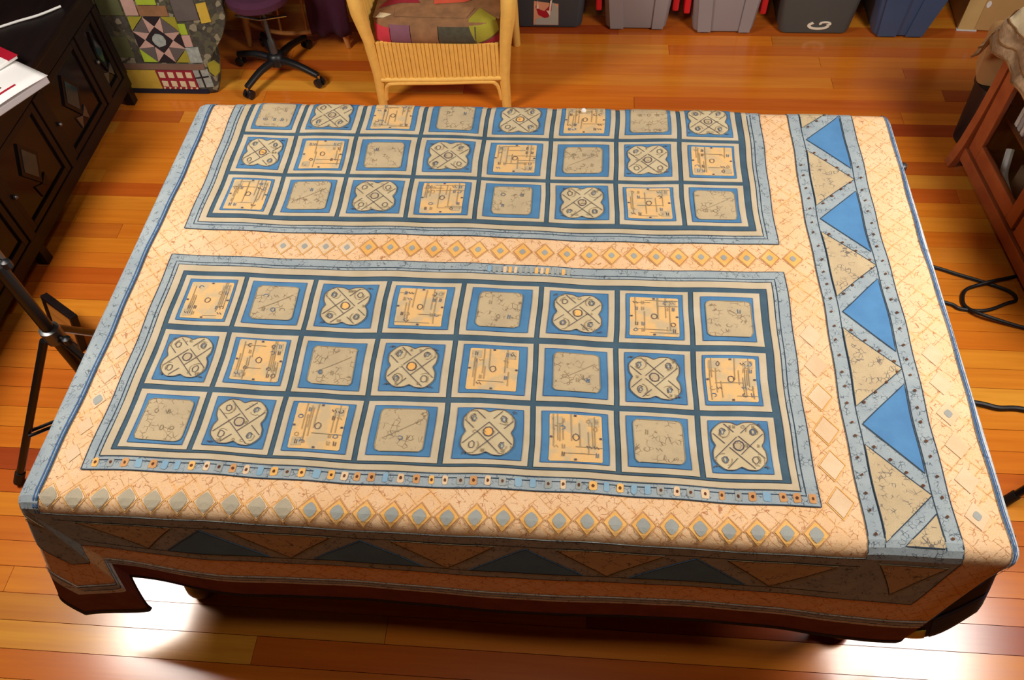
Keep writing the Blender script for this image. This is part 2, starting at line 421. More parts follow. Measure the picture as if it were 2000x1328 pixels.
def patch(name, poly, h, mat, parent, t=.0022, step=None, wall=True):
    """a sewn piece: outline in cloth metres, cut fine enough to follow the drape, with its own thickness"""
    us = [p[0] for p in poly]; vs = [p[1] for p in poly]; u0, u1, v0, v1 = min(us), max(us), min(vs), max(vs)
    st = step or (.016 if curved(u0, u1, v0, v1) else .07)
    bm = bmesh.new(); bm.faces.new([bm.verts.new((a, b, 0)) for a, b in poly])
    for ax, lo, hi in ((0, u0, u1), (1, v0, v1)):
        k = math.floor(lo/st)+1
        while k*st < hi-1e-6:
            q = k*st
            stp = st
            no = (1, 0, 0) if ax == 0 else (0, 1, 0); pc = (q, 0, 0) if ax == 0 else (0, q, 0)
            bmesh.ops.bisect_plane(bm, geom=bm.verts[:]+bm.edges[:]+bm.faces[:], plane_co=pc, plane_no=no, dist=1e-6)
            k += 1
    bm.normal_update()
    if bm.faces and sum(f.normal.z for f in bm.faces) < 0: bmesh.ops.reverse_faces(bm, faces=bm.faces[:])
    bm.verts.index_update()
    top = [(v.co.x, v.co.y) for v in bm.verts]; n = len(top)
    F = [tuple(v.index for v in f.verts) for f in bm.faces]
    be = []
    if wall:
        for e in bm.edges:
            if len(e.link_faces) == 1:
                l = e.link_loops[0]; be.append((l.vert.index, l.link_loop_next.vert.index))
    bm.free()
    V = [drape(a, b, h) for a, b in top]; uv = list(top)
    if be:
        V += [drape(a, b, h-t) for a, b in top]; uv += top
        F += [(j, i, i+n, j+n) for i, j in be]
    return mesh_obj(name, V, F, mat, parent, uv=uv)
def rect(u0, u1, v0, v1): return [(u0, v0), (u1, v0), (u1, v1), (u0, v1)]
def ribbons(name, lines, h, mat, parent, w=.0022):
    V = []; F = []; uv = []
    for L in lines:
        ww = w
        if len(L) == 2 and isinstance(L[1], float): L, ww = L
        n = len(L); b0 = len(V)
        for i, (a, b) in enumerate(L):
            p = L[max(i-1, 0)]; q = L[min(i+1, n-1)]
            dx, dy = q[0]-p[0], q[1]-p[1]; l = math.hypot(dx, dy) or 1; nx, ny = -dy/l*ww/2, dx/l*ww/2
            for s in (-1, 1):
                V.append(drape(a+s*nx, b+s*ny, h)); uv.append((a+s*nx, b+s*ny))
        for i in range(n-1): F.append((b0+2*i+1, b0+2*i, b0+2*i+2, b0+2*i+3))
    return mesh_obj(name, V, F, mat, parent, uv=uv)
def ring(cu, cv, ru, rv, n=10, ph=0., a0=0., a1=2*PI, jit=0):
    return [(cu+ru*math.cos(ph+a0+(a1-a0)*i/n)*(1+rnd.uniform(-jit, jit)), cv+rv*math.sin(ph+a0+(a1-a0)*i/n)*(1+rnd.uniform(-jit, jit))) for i in range(n+1)]

quilt = thing('quilt', 'large patchwork quilt of blue and beige framed squares spread over the wooden table', 'quilt', (.065, .72, .7635))
# base cloth
def axis(lo, hi, a, b):
    out = [lo]; x = lo
    while x < hi-1e-6:
        st = .018 if (x < a+.03 or x > b-.05) else .06
        x = min(hi, x+st); out.append(x)
    return out
us = axis(UL, UR, XL, XR); vs = axis(VF, VB, YF, YB)
for nm, hh, mm, flip in (('base_cloth', 0.0, 'peach', 0), ('backing', -.005, 'backing', 1)):
    V = [drape(a, b, hh, False) for b in vs for a in us]; uv = [(a, b) for b in vs for a in us]; n = len(us)
    F = [(j*n+i, j*n+i+1, (j+1)*n+i+1, (j+1)*n+i) for j in range(len(vs)-1) for i in range(n-1)]
    if flip: F = [f[::-1] for f in F]
    mesh_obj(nm, V, F, mm, quilt, uv=uv, smooth=True)
# binding all round
BD = .012
for r_ in (rect(UL, UR, VF-.002, VF+BD), rect(UL-.002, UL+BD, VF, VB), rect(UR-BD, UR+.002, VF, VB), rect(UL, UR, VB-BD, VB+.002)):
    patch('binding', r_, .003, 'binding', quilt, t=.008)
# maroon hem strips and blue/white stripes inside them
hem = [('f', rect(UL+BD, UR-BD, VF+BD, -.365)), ('l', rect(UL+BD, -1.335, -.365, VB-BD)), ('r', rect(1.204, UR-BD, -.365, VB-BD))]
for k, r_ in hem: patch('hem_strip', r_, .0015, 'maroon', quilt)
for r_ in (rect(-1.335, 1.204, -.365, -.330), rect(-1.335, -1.30, -.330, VB-.1), rect(1.169, 1.204, -.330, VB-.1)):
    patch('edge_strip', r_, .0015, 'white_strip', quilt)
ribbons('edge_line', [[(u*.02, -.331) for u in range(-65, 59)], [(u*.02, -.346) for u in range(-65, 59)]], .0042, 'line_blue', quilt, .004)
ribbons('edge_line', [[(1.170, v*.02) for v in range(-16, 84)], [(1.1765, v*.02) for v in range(-16, 84)]], .0042, 'line_blue', quilt, .0035)
ribbons('edge_line', [[(-1.302, v*.02) for v in range(-16, 84)]], .0042, 'line_blue', quilt, .004)
# triangle bands
bands = [('band_strip', rect(.868, 1.066, -.235, 1.64)), ('band_strip', rect(-1.005, .868, -.235, -.030)), ('band_strip', rect(-1.203, -1.005, -.235, 1.64))]
for nm, r_ in bands:
    patch(nm, r_, .0018, 'blue_grey', quilt, t=.003)
def seglines(pts, st=.02):
    out = [pts[0]]
    for p, q in zip(pts, pts[1:]):
        n = max(1, int(math.hypot(q[0]-p[0], q[1]-p[1])/st))
        out += [(p[0]+(q[0]-p[0])*i/n, p[1]+(q[1]-p[1])*i/n) for i in range(1, n+1)]
    return out
def closed(poly): return seglines(list(poly)+[poly[0]])
bl = [seglines([(.868, 1.64), (.868, -.03), (-1.005, -.03), (-1.005, 1.64)]), seglines([(1.066, 1.64), (1.066, -.235), (-1.203, -.235), (-1.203, 1.64)]),
      seglines([(.903, 1.64), (.903, .0)]), seglines([(1.030, 1.64), (1.030, .0)]), seglines([(.868, -.066), (-1.0, -.066)]), seglines([(.868, -.205), (-1.0, -.205)])]
ribbons('band_seam', bl, .0022, 'seam', quilt, .0026)
def tri(name, pts, mat):
    o = patch(name, pts, .0034, mat, quilt)
    ribbons('triangle_seam', [closed(pts)], .0038, 'seam', o, .0024)
P = .34
for k in range(5):
    c = .303+P*k
    if c < 1.5: tri('blue_triangle', [(.911, c), (1.026, c-.123), (1.026, c+.119)], 'tri_blue')
for k in range(5):
    c = .126+P*k+.002*k
    tri('beige_triangle', [(1.030, c), (.905, c+.122), (.905, c-.116)], 'tri_beige')
tri('beige_corner', [(1.028, .082), (.945, .004), (1.028, .004)], 'tri_beige')
tri('beige_triangle', [(.985, -.19), (.905, -.052), (1.05, -.052)], 'tri_beige')
for c in (-.636, -.254, .129, .51): tri('blue_triangle', [(c, -.076), (c-.135, -.200), (c+.135, -.200)], 'tri_blue')
for c in (-.825, -.445, -.062, .32, .70): tri('beige_triangle', [(c-.122, -.070), (c, -.197), (c+.122, -.070)], 'tri_beige')
for k in range(4):
    c = .2+P*k; tri('blue_triangle', [(-1.085, c), (-1.185, c-.12), (-1.185, c+.12)], 'tri_blue')
for k in range(5):
    c = .03+P*k; tri('beige_triangle', [(-1.188, c), (-1.083, c+.115), (-1.083, c-.115)], 'tri_beige')
ribbons('edge_line', [seglines([(-1.0085, 1.5), (-1.0085, -.03)]), seglines([(-1.0155, 1.5), (-1.0155, -.03)])], .0026, 'line_blue', quilt, .0035)
# small embroidered dots on the band strips
dots = []
for k in range(26):
    v = .03+k*.047
    for u in (.885, 1.048): dots.append(ring(u+rnd.uniform(-.003, .003), v+rnd.uniform(-.006, .006), .0035, .004, 6, jit=.3))
for k in range(4):
    for t in (.2, .4, .6, .8):
        c = .303+P*k
        dots.append(ring(.895+.15*t, c+.03+.155*t, .004, .004, 6, jit=.3)); dots.append(ring(.895+.15*t, c-.03-.155*t, .004, .004, 6, jit=.3))
V = []; F = []; uv = []
for d in dots:
    b0 = len(V); V += [drape(a, b, .0046) for a, b in d[:-1]]; uv += d[:-1]; F.append(tuple(range(b0, b0+len(d)-1)))
tag(mesh_obj('embroidered_dots', V, F, 'dot_brown', quilt, uv=uv), None, kind='stuff')

# the two panels of framed squares
COLS = [(-.862, -.693), (-.679, -.497), (-.483, -.294), (-.280, -.090), (-.076, .121), (.135, .324), (.338, .516), (.530, .702)]
NEAR = [(.147, .311), (.327, .499), (.519, .692)]
FAR = [(.937, 1.102), (1.118, 1.290), (1.306, 1.472)]
def panel(outer, cream, slate):
    o = patch('panel_border', rect(*outer), .0024, 'blue_grey', quilt, t=.004)
    ribbons('border_seam', [closed(rect(*outer)), closed(rect(cream[0]-.002, cream[1]+.002, cream[2]-.002, cream[3]+.002)), closed(rect(cream[0]-.012, cream[1]+.012, cream[2]-.012, cream[3]+.012))], .0028, 'seam', o, .0026)
    c = patch('panel_band', rect(*cream), .0034, 'cream', quilt)
    s = patch('panel_sashing', rect(*slate), .0042, 'slate', quilt)
    ribbons('sashing_seam', [closed(rect(*slate))], .0046, 'seam', s, .002)
panel((-.931, .779, .088, .770), (-.897, .738, .125, .732), (-.876, .722, .141, .709))
panel((-.931, .779, .873, 1.560), (-.897, .738, .904, 1.525), (-.876, .722, .921, 1.505))
def rrect(u0, u1, v0, v1, c, n=4, jit=.0015):
    P_ = []
    for (cu, cv, a0) in ((u1-c, v1-c, 0), (u0+c, v1-c, 90), (u0+c, v0+c, 180), (u1-c, v0+c, 270)):
        for i in range(n+1):
            a = math.radians(a0+90*i/n); P_.append((cu+c*math.cos(a)+rnd.uniform(-jit, jit), cv+c*math.sin(a)+rnd.uniform(-jit, jit)))
    return P_
def scribble(cu, cv, s):
    k = rnd.choice('olclwl')
    if k == 'o': return [ring(cu, cv, s*rnd.uniform(.6, 1), s*rnd.uniform(.7, 1.1), 7, rnd.random(), jit=.12)]
    if k == 'u': return [[(cu-s*.6, cv+s), (cu-s*.6, cv-s*.7), (cu+s*.6, cv-s*.8), (cu+s*.6, cv+s*.9)]]
    if k == 'c': return [ring(cu, cv, s, s*.8, 6, rnd.random()*6, 0, 4.2)]
    if k == 'l': return [[(cu+rnd.uniform(-.2, .2)*s, cv+s), (cu, cv-s)], [(cu+s*.8, cv+s*.8), (cu+s*.7, cv-s)]]
    if k == '+': return [[(cu-s, cv), (cu+s, cv+s*.3)], [(cu, cv-s), (cu+s*.1, cv+s)]]
    return [[(cu-s, cv+s*.6), (cu-s*.3, cv-s*.5), (cu+s*.2, cv+s*.5), (cu+s, cv-s*.6)]]
def block(cu0, cu1, v0, v1, kind):
    fr = patch('block_frame', rect(cu0, cu1, v0, v1), .0062, 'frame_cream', quilt, t=.003)
    j = lambda: rnd.uniform(-.0025, .0025)
    m0, m1, n0, n1 = cu0+.017+j(), cu1-.017+j(), v0+.014+j(), v1-.014+j()
    patch('block_mat', rect(m0, m1, n0, n1), .0074, 'mat_blue', fr)
    ribbons('mat_seam', [closed(rect(m0, m1, n0, n1))], .0077, 'line_blue', fr, .0018)
    W = .126 if kind != 2 else .116; H = min(.126, n1-n0-.012) if kind != 2 else min(.116, n1-n0-.018)
    W = min(W, m1-m0-.016)
    cu, cv = (m0+m1)/2+j(), (n0+n1)/2+j(); a0, a1, b0, b1 = cu-W/2, cu+W/2, cv-H/2, cv+H/2
    ink = []; ink2 = []; inkb = []; hh = .0098
    if kind == 0:      # knotwork medallion with four lobes
        pts = []
        for i in range(64):
            t = 2*PI*i/64; c, s = math.cos(t), math.sin(t)
            q = 1/max(abs(c), abs(s)); rad = min(q, 1.16)*(1-.13*math.exp(-((abs(math.sin(2*t)))/.33)**2)*1.0)
            pts.append((cu+c*rad*W/2, cv+s*rad*H/2))
        mo = patch('medallion', pts, .0088, 'motif_cream', fr)
        ink.append(pts+[pts[0]])
        D = .21
        for sx, sy in ((1, 1), (1, -1)):
            for q in (-1, 1):        # crossing bands of the knot, over and under
                c0 = (q*D*.5*sx*-1*sy, q*D*.5)
                p0 = (c0[0]-.36*sx, c0[1]-.36*sy); p1 = (c0[0]+.36*sx, c0[1]+.36*sy)
                cut = rnd.choice((.30, .34, .66, .70))
                for t0, t1 in ((0, cut-.05), (cut+.06, 1)):
                    ink.append(([(cu+W*(p0[0]+(p1[0]-p0[0])*t), cv+H*(p0[1]+(p1[1]-p0[1])*t)) for t in (t0, (t0+t1)/2, t1)], .0019))
        for sx in (-1, 1):
            for sy in (-1, 1):
                qx, qy = cu+sx*W*.285, cv+sy*H*.29
                k = rnd.random()
                ink.append(ring(qx, qy, W*.06, H*.075, 7, rnd.random(), 0, 2*PI if k < .6 else 4.0, jit=.18))
                if k > .3: inkb.append(ring(qx, qy, W*.035, H*.05, 5, jit=.2))
                ink2.append(ring(qx+sx*W*.02, qy+sy*H*.02, W*.15, H*.15, 9, rnd.random()*6, 0, rnd.uniform(1.6, 3.2), jit=.05))
                ink2.append(ring(qx-sx*W*.02, qy, W*.11, H*.11, 6, rnd.random()*6, 0, 1.6, jit=.05))
                if rnd.random() < .6: ink.append((ring(cu+sx*W*.45, cv+sy*H*.45, W*.05, H*.03, 4, rnd.random()*6, 0, 2.2), .0032))
        for k in range(7): ink2 += scribble(a0+W*rnd.uniform(.1, .9), b0+H*rnd.choice((.1, .5, .9)), .0045)
        cp = ring(cu, cv, W*.095, H*.10, 9, jit=.08)[:-1]
        patch('medallion_centre', cp, .0096, 'gold' if rnd.random() < .45 else 'motif_tan', fr)
        ink.append((cp+[cp[0]], .0030))
        hh = .0101
    elif kind == 1:    # plaid square
        mo = patch('plaid_square', rrect(a0, a1, b0, b1, .003, 1, .0008), .0088, 'motif_peach', fr)
        for k in range(rnd.randint(9, 16)):
            f = rnd.choice((.08, .12, .16, .2, .26, .3, .34, .42, .58, .66, .74, .78, .82, .86, .92)); q = rnd.uniform(0, .6)
            if rnd.random() < .68: ink2.append(seglines([(a0+W*f, b0+H*q), (a0+W*f+rnd.uniform(-.001, .001), b0+H*min(1, q+rnd.uniform(.3, .8)))]))
            else: ink2.append(seglines([(a0+W*q, b0+H*f), (a0+W*min(1, q+rnd.uniform(.3, .8)), b0+H*f)]))
        for fx in (.12, .25, .75, .88):
            for fy in (.14, .3, .7, .86):
                if rnd.random() < .75: (ink if rnd.random() < .35 else (inkb if rnd.random() < .45 else ink2)).extend(scribble(a0+W*fx, b0+H*fy, .0062))
        for fx, fy in ((.5, .03), (.5, .97), (.03, .5), (.97, .5)): ink.append(([(a0+W*fx-.003, b0+H*fy), (a0+W*fx+.003, b0+H*fy)], .005))
        ink.append(ring(cu, cv, .0075, .009, 8, jit=.12))
        for fx, fy in rnd.sample([(.15, .85), (.85, .85), (.15, .15), (.85, .15)], 2):
            patch('plaid_corner', rect(a0+W*(fx-.1), a0+W*(fx+.1), b0+H*(fy-.09), b0+H*(fy+.09)), .0094, 'motif_tan', fr)
        hh = .0100
    else:              # plain rounded square
        pl = rrect(a0, a1, b0, b1, .014, 4, .0012)
        mo = patch('plain_square', pl, .0088, 'motif_tan', fr)
        ink2.append(pl+[pl[0]])
        for k in range(rnd.randint(2, 6)):
            (ink2 if rnd.random() < .7 else inkb).extend(scribble(a0+W*rnd.choice((.25, .5, .72)), b0+H*rnd.choice((.3, .7)), .007))
        if rnd.random() < .5: ink2.append(seglines([(a0+W*.15, b0+H*.3), (cu, cv), (a0+W*.9, b0+H*.75)]))
    for L, mm, ww in ((ink, 'ink', .0019), (ink2, 'ink_light', .0015), (inkb, 'ink_blue', .0018)):
        if L: ribbons('stitching', L, hh, mm, fr, ww)['kind'] = 'stuff'
for rows, offs in ((NEAR, (2, 0, 1)), (FAR, (1, 0, 2))):
    for (v0, v1), o_ in zip(rows, offs):
        for i, (c0, c1) in enumerate(COLS): block(c0, c1, v0, v1, (o_+i) % 3)
# little pieced squares along the near panel border
u = -.902; k = 0
while u < .765:
    m_ = rnd.choice(['patch_orange', 'gold', 'patch_sky', 'patch_cream', 'patch_grey', 'patch_orange', 'patch_sky', 'gold'])
    s_ = rnd.uniform(.006, .009)
    q = patch('pieced_square', rrect(u-s_, u+s_, .1065-.0115, .1065+.0115, .003, 1, .001), .0036, m_, quilt)
    if m_ != 'patch_sky': patch('square_dot', ring(u, .1065, .0035, .0045, 6, jit=.2)[:-1], .0042, 'dot_brown', q)
    u += rnd.uniform(.029, .037)
for k in range(16):
    u = -.02+k*.0145
    patch('pieced_square', rrect(u-.0045, u+.0045, .752-.011, .752+.011, .002, 1, .0008), .0036, rnd.choice(['patch_cream', 'patch_grey', 'gold', 'patch_sky', 'patch_grey']), quilt)
# diamonds on the peach strips
def diamond(cu, cv, ru, rv, m1, m2, f=.6, seam=True):
    d = [(cu, cv-rv), (cu+ru, cv), (cu, cv+rv), (cu-ru, cv)]
    o = patch('diamond_patch', d, .0016, m1, quilt, t=.001)
    if m2: patch('diamond_centre', [(cu+ru*f*math.cos(q*PI/8)*(.45+.55/(abs(math.cos(q*PI/8))+abs(math.sin(q*PI/8)))), cv+rv*f*math.sin(q*PI/8)*(.45+.55/(abs(math.cos(q*PI/8))+abs(math.sin(q*PI/8))))) for q in range(16)], .0024, m2, o, t=.001)
    if seam: ribbons('diamond_seam', [closed([(cu+(a-cu)*1.12, cv+(b-cv)*1.12) for a, b in d])], .0014, 'gold' if m1 != 'gold' else 'patch_orange', o, .0026)
for k in range(29):
    u = -.982+k*.0622
    hi = .45 <= (u+1)/1.8
    diamond(u, .017+.006*sstep(-.2, .8, u), .0262, .030, 'gold' if u > -.42 else 'patch_cream', 'patch_grey' if u > -.42 else 'patch_stone', .60 if u > -.42 else .78)
for k in range(24):
    u = -.62+k*.0622
    diamond(u, .8215, .024, .030, 'gold' if k > 3 else 'patch_cream', 'patch_grey', .36)
for k in range(6): diamond(.823, .10+k*.092, .028, .036, 'patch_cream', None, seam=k < 4)
for k in range(6): diamond(1.115, .08+k*.088, .027, .034, 'patch_cream', 'patch_grey' if k % 3 == 0 else None, .36, seam=False)
for k in range(5): diamond(-.968, .13+k*.075, .020, .026, 'patch_cream', 'patch_grey' if k == 2 else None, .6, seam=False)
# the quilt's dark backing turned outwards at the near right corner
def fold(s, t):
    # s: from under the front hem (0) to the right-hand side (1); t: downwards
    x = 1.03+.17*s+.03*(1-s)*t+.085*t*s
    y = .000+.07*sstep(.7, 1, s)-.03*math.sin(s*PI*1.3+.4)*t-.012
    zt = .50+.235*sstep(.0, .95, s); zb = .285+.15*sstep(.1, .75, s)+.018*math.sin(s*9)
    return (x, y, zt+(zb-zt)*t)
MB().grid(fold, 26, 14).build('backing_fold', 'backing', quilt, smooth=True, solid=.006)
MB().grid(lambda s, t: tuple(Vector(fold(.10+.20*s, .80+.19*t))+Vector((0, -.0055, 0))), 6, 4).build('backing_patch', 'p_yellow', quilt, smooth=True, solid=.002)
MB().grid(lambda s, t: tuple(Vector(fold(.34+.64*s, .55+.43*t))+Vector((0, -.0055, 0))), 12, 5).build('backing_patch', 'p_navy', quilt, smooth=True, solid=.002)

# small white ball on the far edge of the quilt
b = MB().lathe([(.001, -.008), (.006, -.006), (.0085, 0), (.006, .006), (.001, .008)], (.225, 1.425, .7805), 12).build('ball_pin', 'white_plastic', None, smooth=True)
tag(b, 'tiny white ball on the far edge of the quilt', 'ball')

# ------------------------------------------------------------------ light stands
def light_stand(c, colr_z, feet, top, label, lamp, aim, lamp_label, side):
    t = thing('light_stand', label, 'light stand', (c[0], c[1], 0))
    MB().tube([(c[0], c[1], .16), (c[0], c[1], colr_z+.35)], .019, 12).build('lower_tube', 'black_metal', t, smooth=True)
    MB().tube([(c[0], c[1], colr_z+.33), (c[0], c[1], top)], .013, 12).build('upper_tube', 'black_metal', t, smooth=True)
    for zz in (colr_z, colr_z+.34):
        cl = MB().lathe([(.02, -.03), (.029, -.026), (.029, .026), (.02, .03)], (c[0], c[1], zz), 14).build('collar', 'grey_metal', t, smooth=True)
        MB().tube([(c[0], c[1], zz), (c[0]+.05, c[1]-.02, zz)], .007).lathe([(.004, -.014), (.013, -.01), (.013, .01), (.004, .014)], (c[0]+.055, c[1]-.022, zz), 8).build('knob', 'black_plastic', cl, smooth=True)
    MB().lathe([(.018, -.02), (.026, -.016), (.026, .016), (.018, .02)], (c[0], c[1], .19), 14).build('spreader_hub', 'grey_metal', t, smooth=True)
    for f in feet:
        d = Vector((f[0]-c[0], f[1]-c[1], 0)).normalized()
        a = Vector((c[0], c[1], colr_z-.01))+d*.03; e = Vector((f[0], f[1], .012))
        lg = MB().tube([a, e], .0125, 10).build('leg', 'black_metal', t, smooth=True)
        MB().tube([e-(e-a).normalized()*.05, e+Vector((0, 0, 0))], .0165, 10).build('rubber_foot', 'black_rubber', lg, smooth=True)
        m = a.lerp(e, .62)
        MB().tube([Vector((c[0], c[1], .19))+d*.02, m], .006, 6).tube([Vector((c[0], c[1], .19))+d*.02+Vector((-d.y*.018, d.x*.018, 0)), m+Vector((-d.y*.018, d.x*.018, 0))], .006, 6).build('brace', 'black_metal', lg)
    s = thing('softbox', lamp_label, 'softbox', tuple(lamp))
    q = (aim-lamp).to_track_quat('-Z', 'Y').to_matrix().to_4x4(); M = Matrix.Translation(lamp) @ q
    V = [M @ Vector(p) for p in [(-.42, -.42, .01), (.42, -.42, .01), (.42, .42, .01), (-.42, .42, .01), (-.09, -.09, .36), (.09, -.09, .36), (.09, .09, .36), (-.09, .09, .36)]]
    MB().add(V, [(0, 1, 5, 4), (1, 2, 6, 5), (2, 3, 7, 6), (3, 0, 4, 7), (4, 5, 6, 7)]).build('shell', 'softbox_cloth', s, solid=.004)
    MB().box(-.41, .41, -.41, .41, .012, .016, M=M).build('diffuser', 'diffuser_cloth', s)
    MB().box(-.075, .075, -.075, .075, .35, .56, .01, M=M).build('lamp_head', 'black_plastic', s)
    back = M @ Vector((0, 0, .45)); MB().tube([(c[0], c[1], top-.02), back], .012, 8).build('arm', 'black_metal', s)
CL = Vector((-1.332, .622, 0))
def tri_feet(c, f0):
    v = Vector((f0[0]-c[0], f0[1]-c[1], 0)); return [(c[0]+(Matrix.Rotation(2*PI*k/3, 3, 'Z') @ v).x, c[1]+(Matrix.Rotation(2*PI*k/3, 3, 'Z') @ v).y) for k in range(3)]
light_stand(CL, .56, tri_feet(CL, (-1.633, .392)), 2.30, 'black tripod light stand beside the dark carved sideboard', LAMP_L, AIM_L, 'square black softbox lamp above the sideboard end of the table', -1)
CR = Vector((1.93, .62, 0))
light_stand(CR, .56, tri_feet(CR, (1.60, .50)), 2.30, 'black tripod light stand on the glass cabinet side of the table', LAMP_R, AIM_R, 'square black softbox lamp above the glass cabinet end of the table', 1)
# amber wooden tray behind the tripod
t = thing('wooden_tray', 'small amber wooden tray with dark rim standing behind the tripod', 'tray', (-1.70, .99, 0))
Mt = Matrix.Translation((-1.705, 1.0, 0)) @ RZ(-32) @ Matrix.Rotation(math.radians(-14), 4, 'X')
MB().box(-.085, .085, -.006, .006, .006, .16, .003, Mt).build('panel', 'amber_wood', t)
for bx_ in ((-.095, -.08, .0, .17), (.08, .095, .0, .17), (-.08, .08, .155, .17), (-.08, .08, .0, .015)):
    MB().box(bx_[0], bx_[1], -.014, .014, bx_[2], bx_[3], .003, Mt).build('rim', 'dark_oak', t)
MB().box(-.08, .08, .012, .016, .07, .085, .001, Mt).build('slat', 'honey_wood', t)

# ------------------------------------------------------------------ dark carved sideboard on the left
sb = thing('sideboard', 'long low dark carved sideboard with polished panel doors', 'sideboard', (-2.2, 1.4, 0))
SX, SD, SH = -1.935, -2.52, .60; SY0, SY1 = .34, 2.45
MB().box(SD, SX-.03, SY0+.02, SY1-.02, .10, SH-.03, .004).build('body', 'dark_oak', sb)
MB().box(SD, SX+.012, SY0-.01, SY1+.01, SH-.03, SH, .008).build('top', 'dark_oak', sb)
MB().box(SX-.034, SX-.004, SY0, SY1, .085, .15, .006).build('bottom_rail', 'dark_oak', sb)
MB().box(SX-.034, SX-.002, SY0, SY1, .50, SH-.03, .006).build('top_rail', 'dark_oak', sb)
for yy in (SY0+.03, 1.39, SY1-.03):
    for xx in (SX-.03, SD+.04):
        MB().box(xx-.022, xx+.022, yy-.022, yy+.022, 0, .10, .004).build('leg', 'dark_oak', sb)
ys = [SY0, .86, 1.38, 1.81, 2.235, SY1]
stile = [SY0+.02, .86, 1.38, 1.81, 2.235, SY1-.02]
for yy in stile: MB().box(SX-.034, SX, yy-.022, yy+.022, .15, .50, .005).build('stile', 'dark_oak', sb)
for a, bq in zip(stile, stile[1:]):
    a += .026; bq -= .026; cy_ = (a+bq)/2
    d = MB().box(SX-.032, SX-.016, a, bq, .155, .495, .003).build('door', 'dark_panel', sb)
    fr = MB()
    for r_ in ((a, a+.03, .155, .495), (bq-.03, bq, .155, .495), (a+.03, bq-.03, .155, .185), (a+.03, bq-.03, .465, .495)):
        fr.box(SX-.018, SX-.006, r_[0], r_[1], r_[2], r_[3], .003)
    fr.build('door_frame', 'dark_oak', d)
    hw = min(.07, (bq-a)/2-.04)
    fn = lambda p, q, t_: (SX-.016+t_, p, q)
    MB().prism([(cy_-hw, .345), (cy_, .245), (cy_+hw, .345), (cy_, .445)], fn, 0, .008).build('carved_diamond', 'dark_oak', d)
    MB().prism([(cy_-hw*.72, .345), (cy_, .272), (cy_+hw*.72, .345), (cy_, .418)], fn, .008, .010).build('diamond_inset', 'glass_teal', d)
    for sgn in (-1, 1): MB().prism([(cy_, .238), (cy_+sgn*.035, .20), (cy_+sgn*.045, .262)], fn, 0, .006).build('carved_leaf', 'grey_metal' if bq > 2.2 else 'dark_oak', d)
    MB().lathe([(.002, 0), (.009, .004), (.009, .012), (.003, .018)], (0, 0, 0), 10)
    kb = MB().lathe([(.003, 0), (.010, .004), (.010, .012), (.003, .018)], (0, 0, 0), 10)
    kb.V = [(SX-.006+z_, a+.016+x_, .33+y_) for x_, y_, z_ in kb.V]; kb.build('knob', 'grey_metal', d, smooth=True)
# books and cord on the sideboard
bk = thing('open_book', 'open white picture book with red bar lying on the dark sideboard', 'book', (-2.0, 1.68, SH))
Mb = Matrix.Translation((-1.985, 1.67, SH+.001)) @ RZ(62)
MB().box(-.17, .17, -.12, .12, 0, .028, .004, Mb).build('pages', 'page_edge', bk)
def page(s, t):
    x = -.172+.346*s; z = .0295+.010*math.sin(s*PI*.9+.2)
    return Mb @ Vector((x, -.122+.244*t, z))
pg = MB().grid(page, 14, 4).build('top_page', 'paper_white', bk, smooth=True, solid=.002)
def onpage(x0, x1, y0, y1, dz): return lambda s, t: Mb @ Vector((x0+(x1-x0)*s, y0+(y1-y0)*t, .0295+.010*math.sin((x0+(x1-x0)*s+.172)/.346*PI*.9+.2)+dz))
MB().grid(onpage(-.15, .03, -.045, .05, .0018), 8, 3).build('photo', 'print_photo', pg, smooth=True)
MB().grid(onpage(-.15, .07, -.077, -.066, .0018), 8, 2).build('red_bar', 'print_red', pg, smooth=True)
bk2 = thing('booklet', 'white booklet with red corner stacked on the open book', 'book', (-2.13, 1.75, SH+.045))
Mb2 = Matrix.Translation((-2.055, 1.80, SH+.0425)) @ RZ(62)
MB().box(-.10, .10, -.07, .07, 0, .014, .003, Mb2).build('pages', 'paper_white', bk2)
MB().box(.06, .103, -.073, .073, .0125, .0155, 0, Mb2).build('red_corner', 'print_red', bk2)
cd = MB().tube(arcpts([(-2.42, 1.93, SH+.006), (-2.17, 2.11, SH+.006), (-2.10, 2.16, SH+.006), (-2.03, 2.20, SH+.008), (-1.965, 2.268, SH+.006)]), .005, 8).build('charging_cable', 'white_plastic', None, smooth=True)
tag(cd, 'thin white cable lying across the dark sideboard top', 'cable')

# ------------------------------------------------------------------ armchair draped in patchwork
pc = thing('draped_armchair', 'low armchair draped with a star patchwork throw, beside the dark sideboard', 'armchair', (-1.72, 2.78, 0))
def ffront(x, z):
    y = 2.505+.10*max(0, z-.14)
    if x > -1.63: y += 1.5*(x+1.63)**2*(1.2 if z < .14 else 1)
    if x < -1.95: y += .9*(x+1.95)**2
    return y
def xr(z): return -1.565+.02*math.sin(z*20)+.115*sstep(.12, .3, z)
def body(s, t):
    z = t*.62; x0 = -2.02; x1 = xr(z)
    if s < .7:
        x = x0+(x1-x0)*(s/.7); return (x, ffront(x, z)+.0, max(z, .003))
    q = (s-.7)/.3; yb = 2.95
    return (x1-.16*q**1.5, ffront(x1, z)+(yb-ffront(x1, z))*q, max(z, .003))
MB().grid(body, 40, 20)  .build('throw', 'throw_print', pc, smooth=True, solid=.01)
MB().box(-2.0, -1.74, 2.64, 2.92, .02, .56, .05).build('seat_body', 'p_dark', pc)
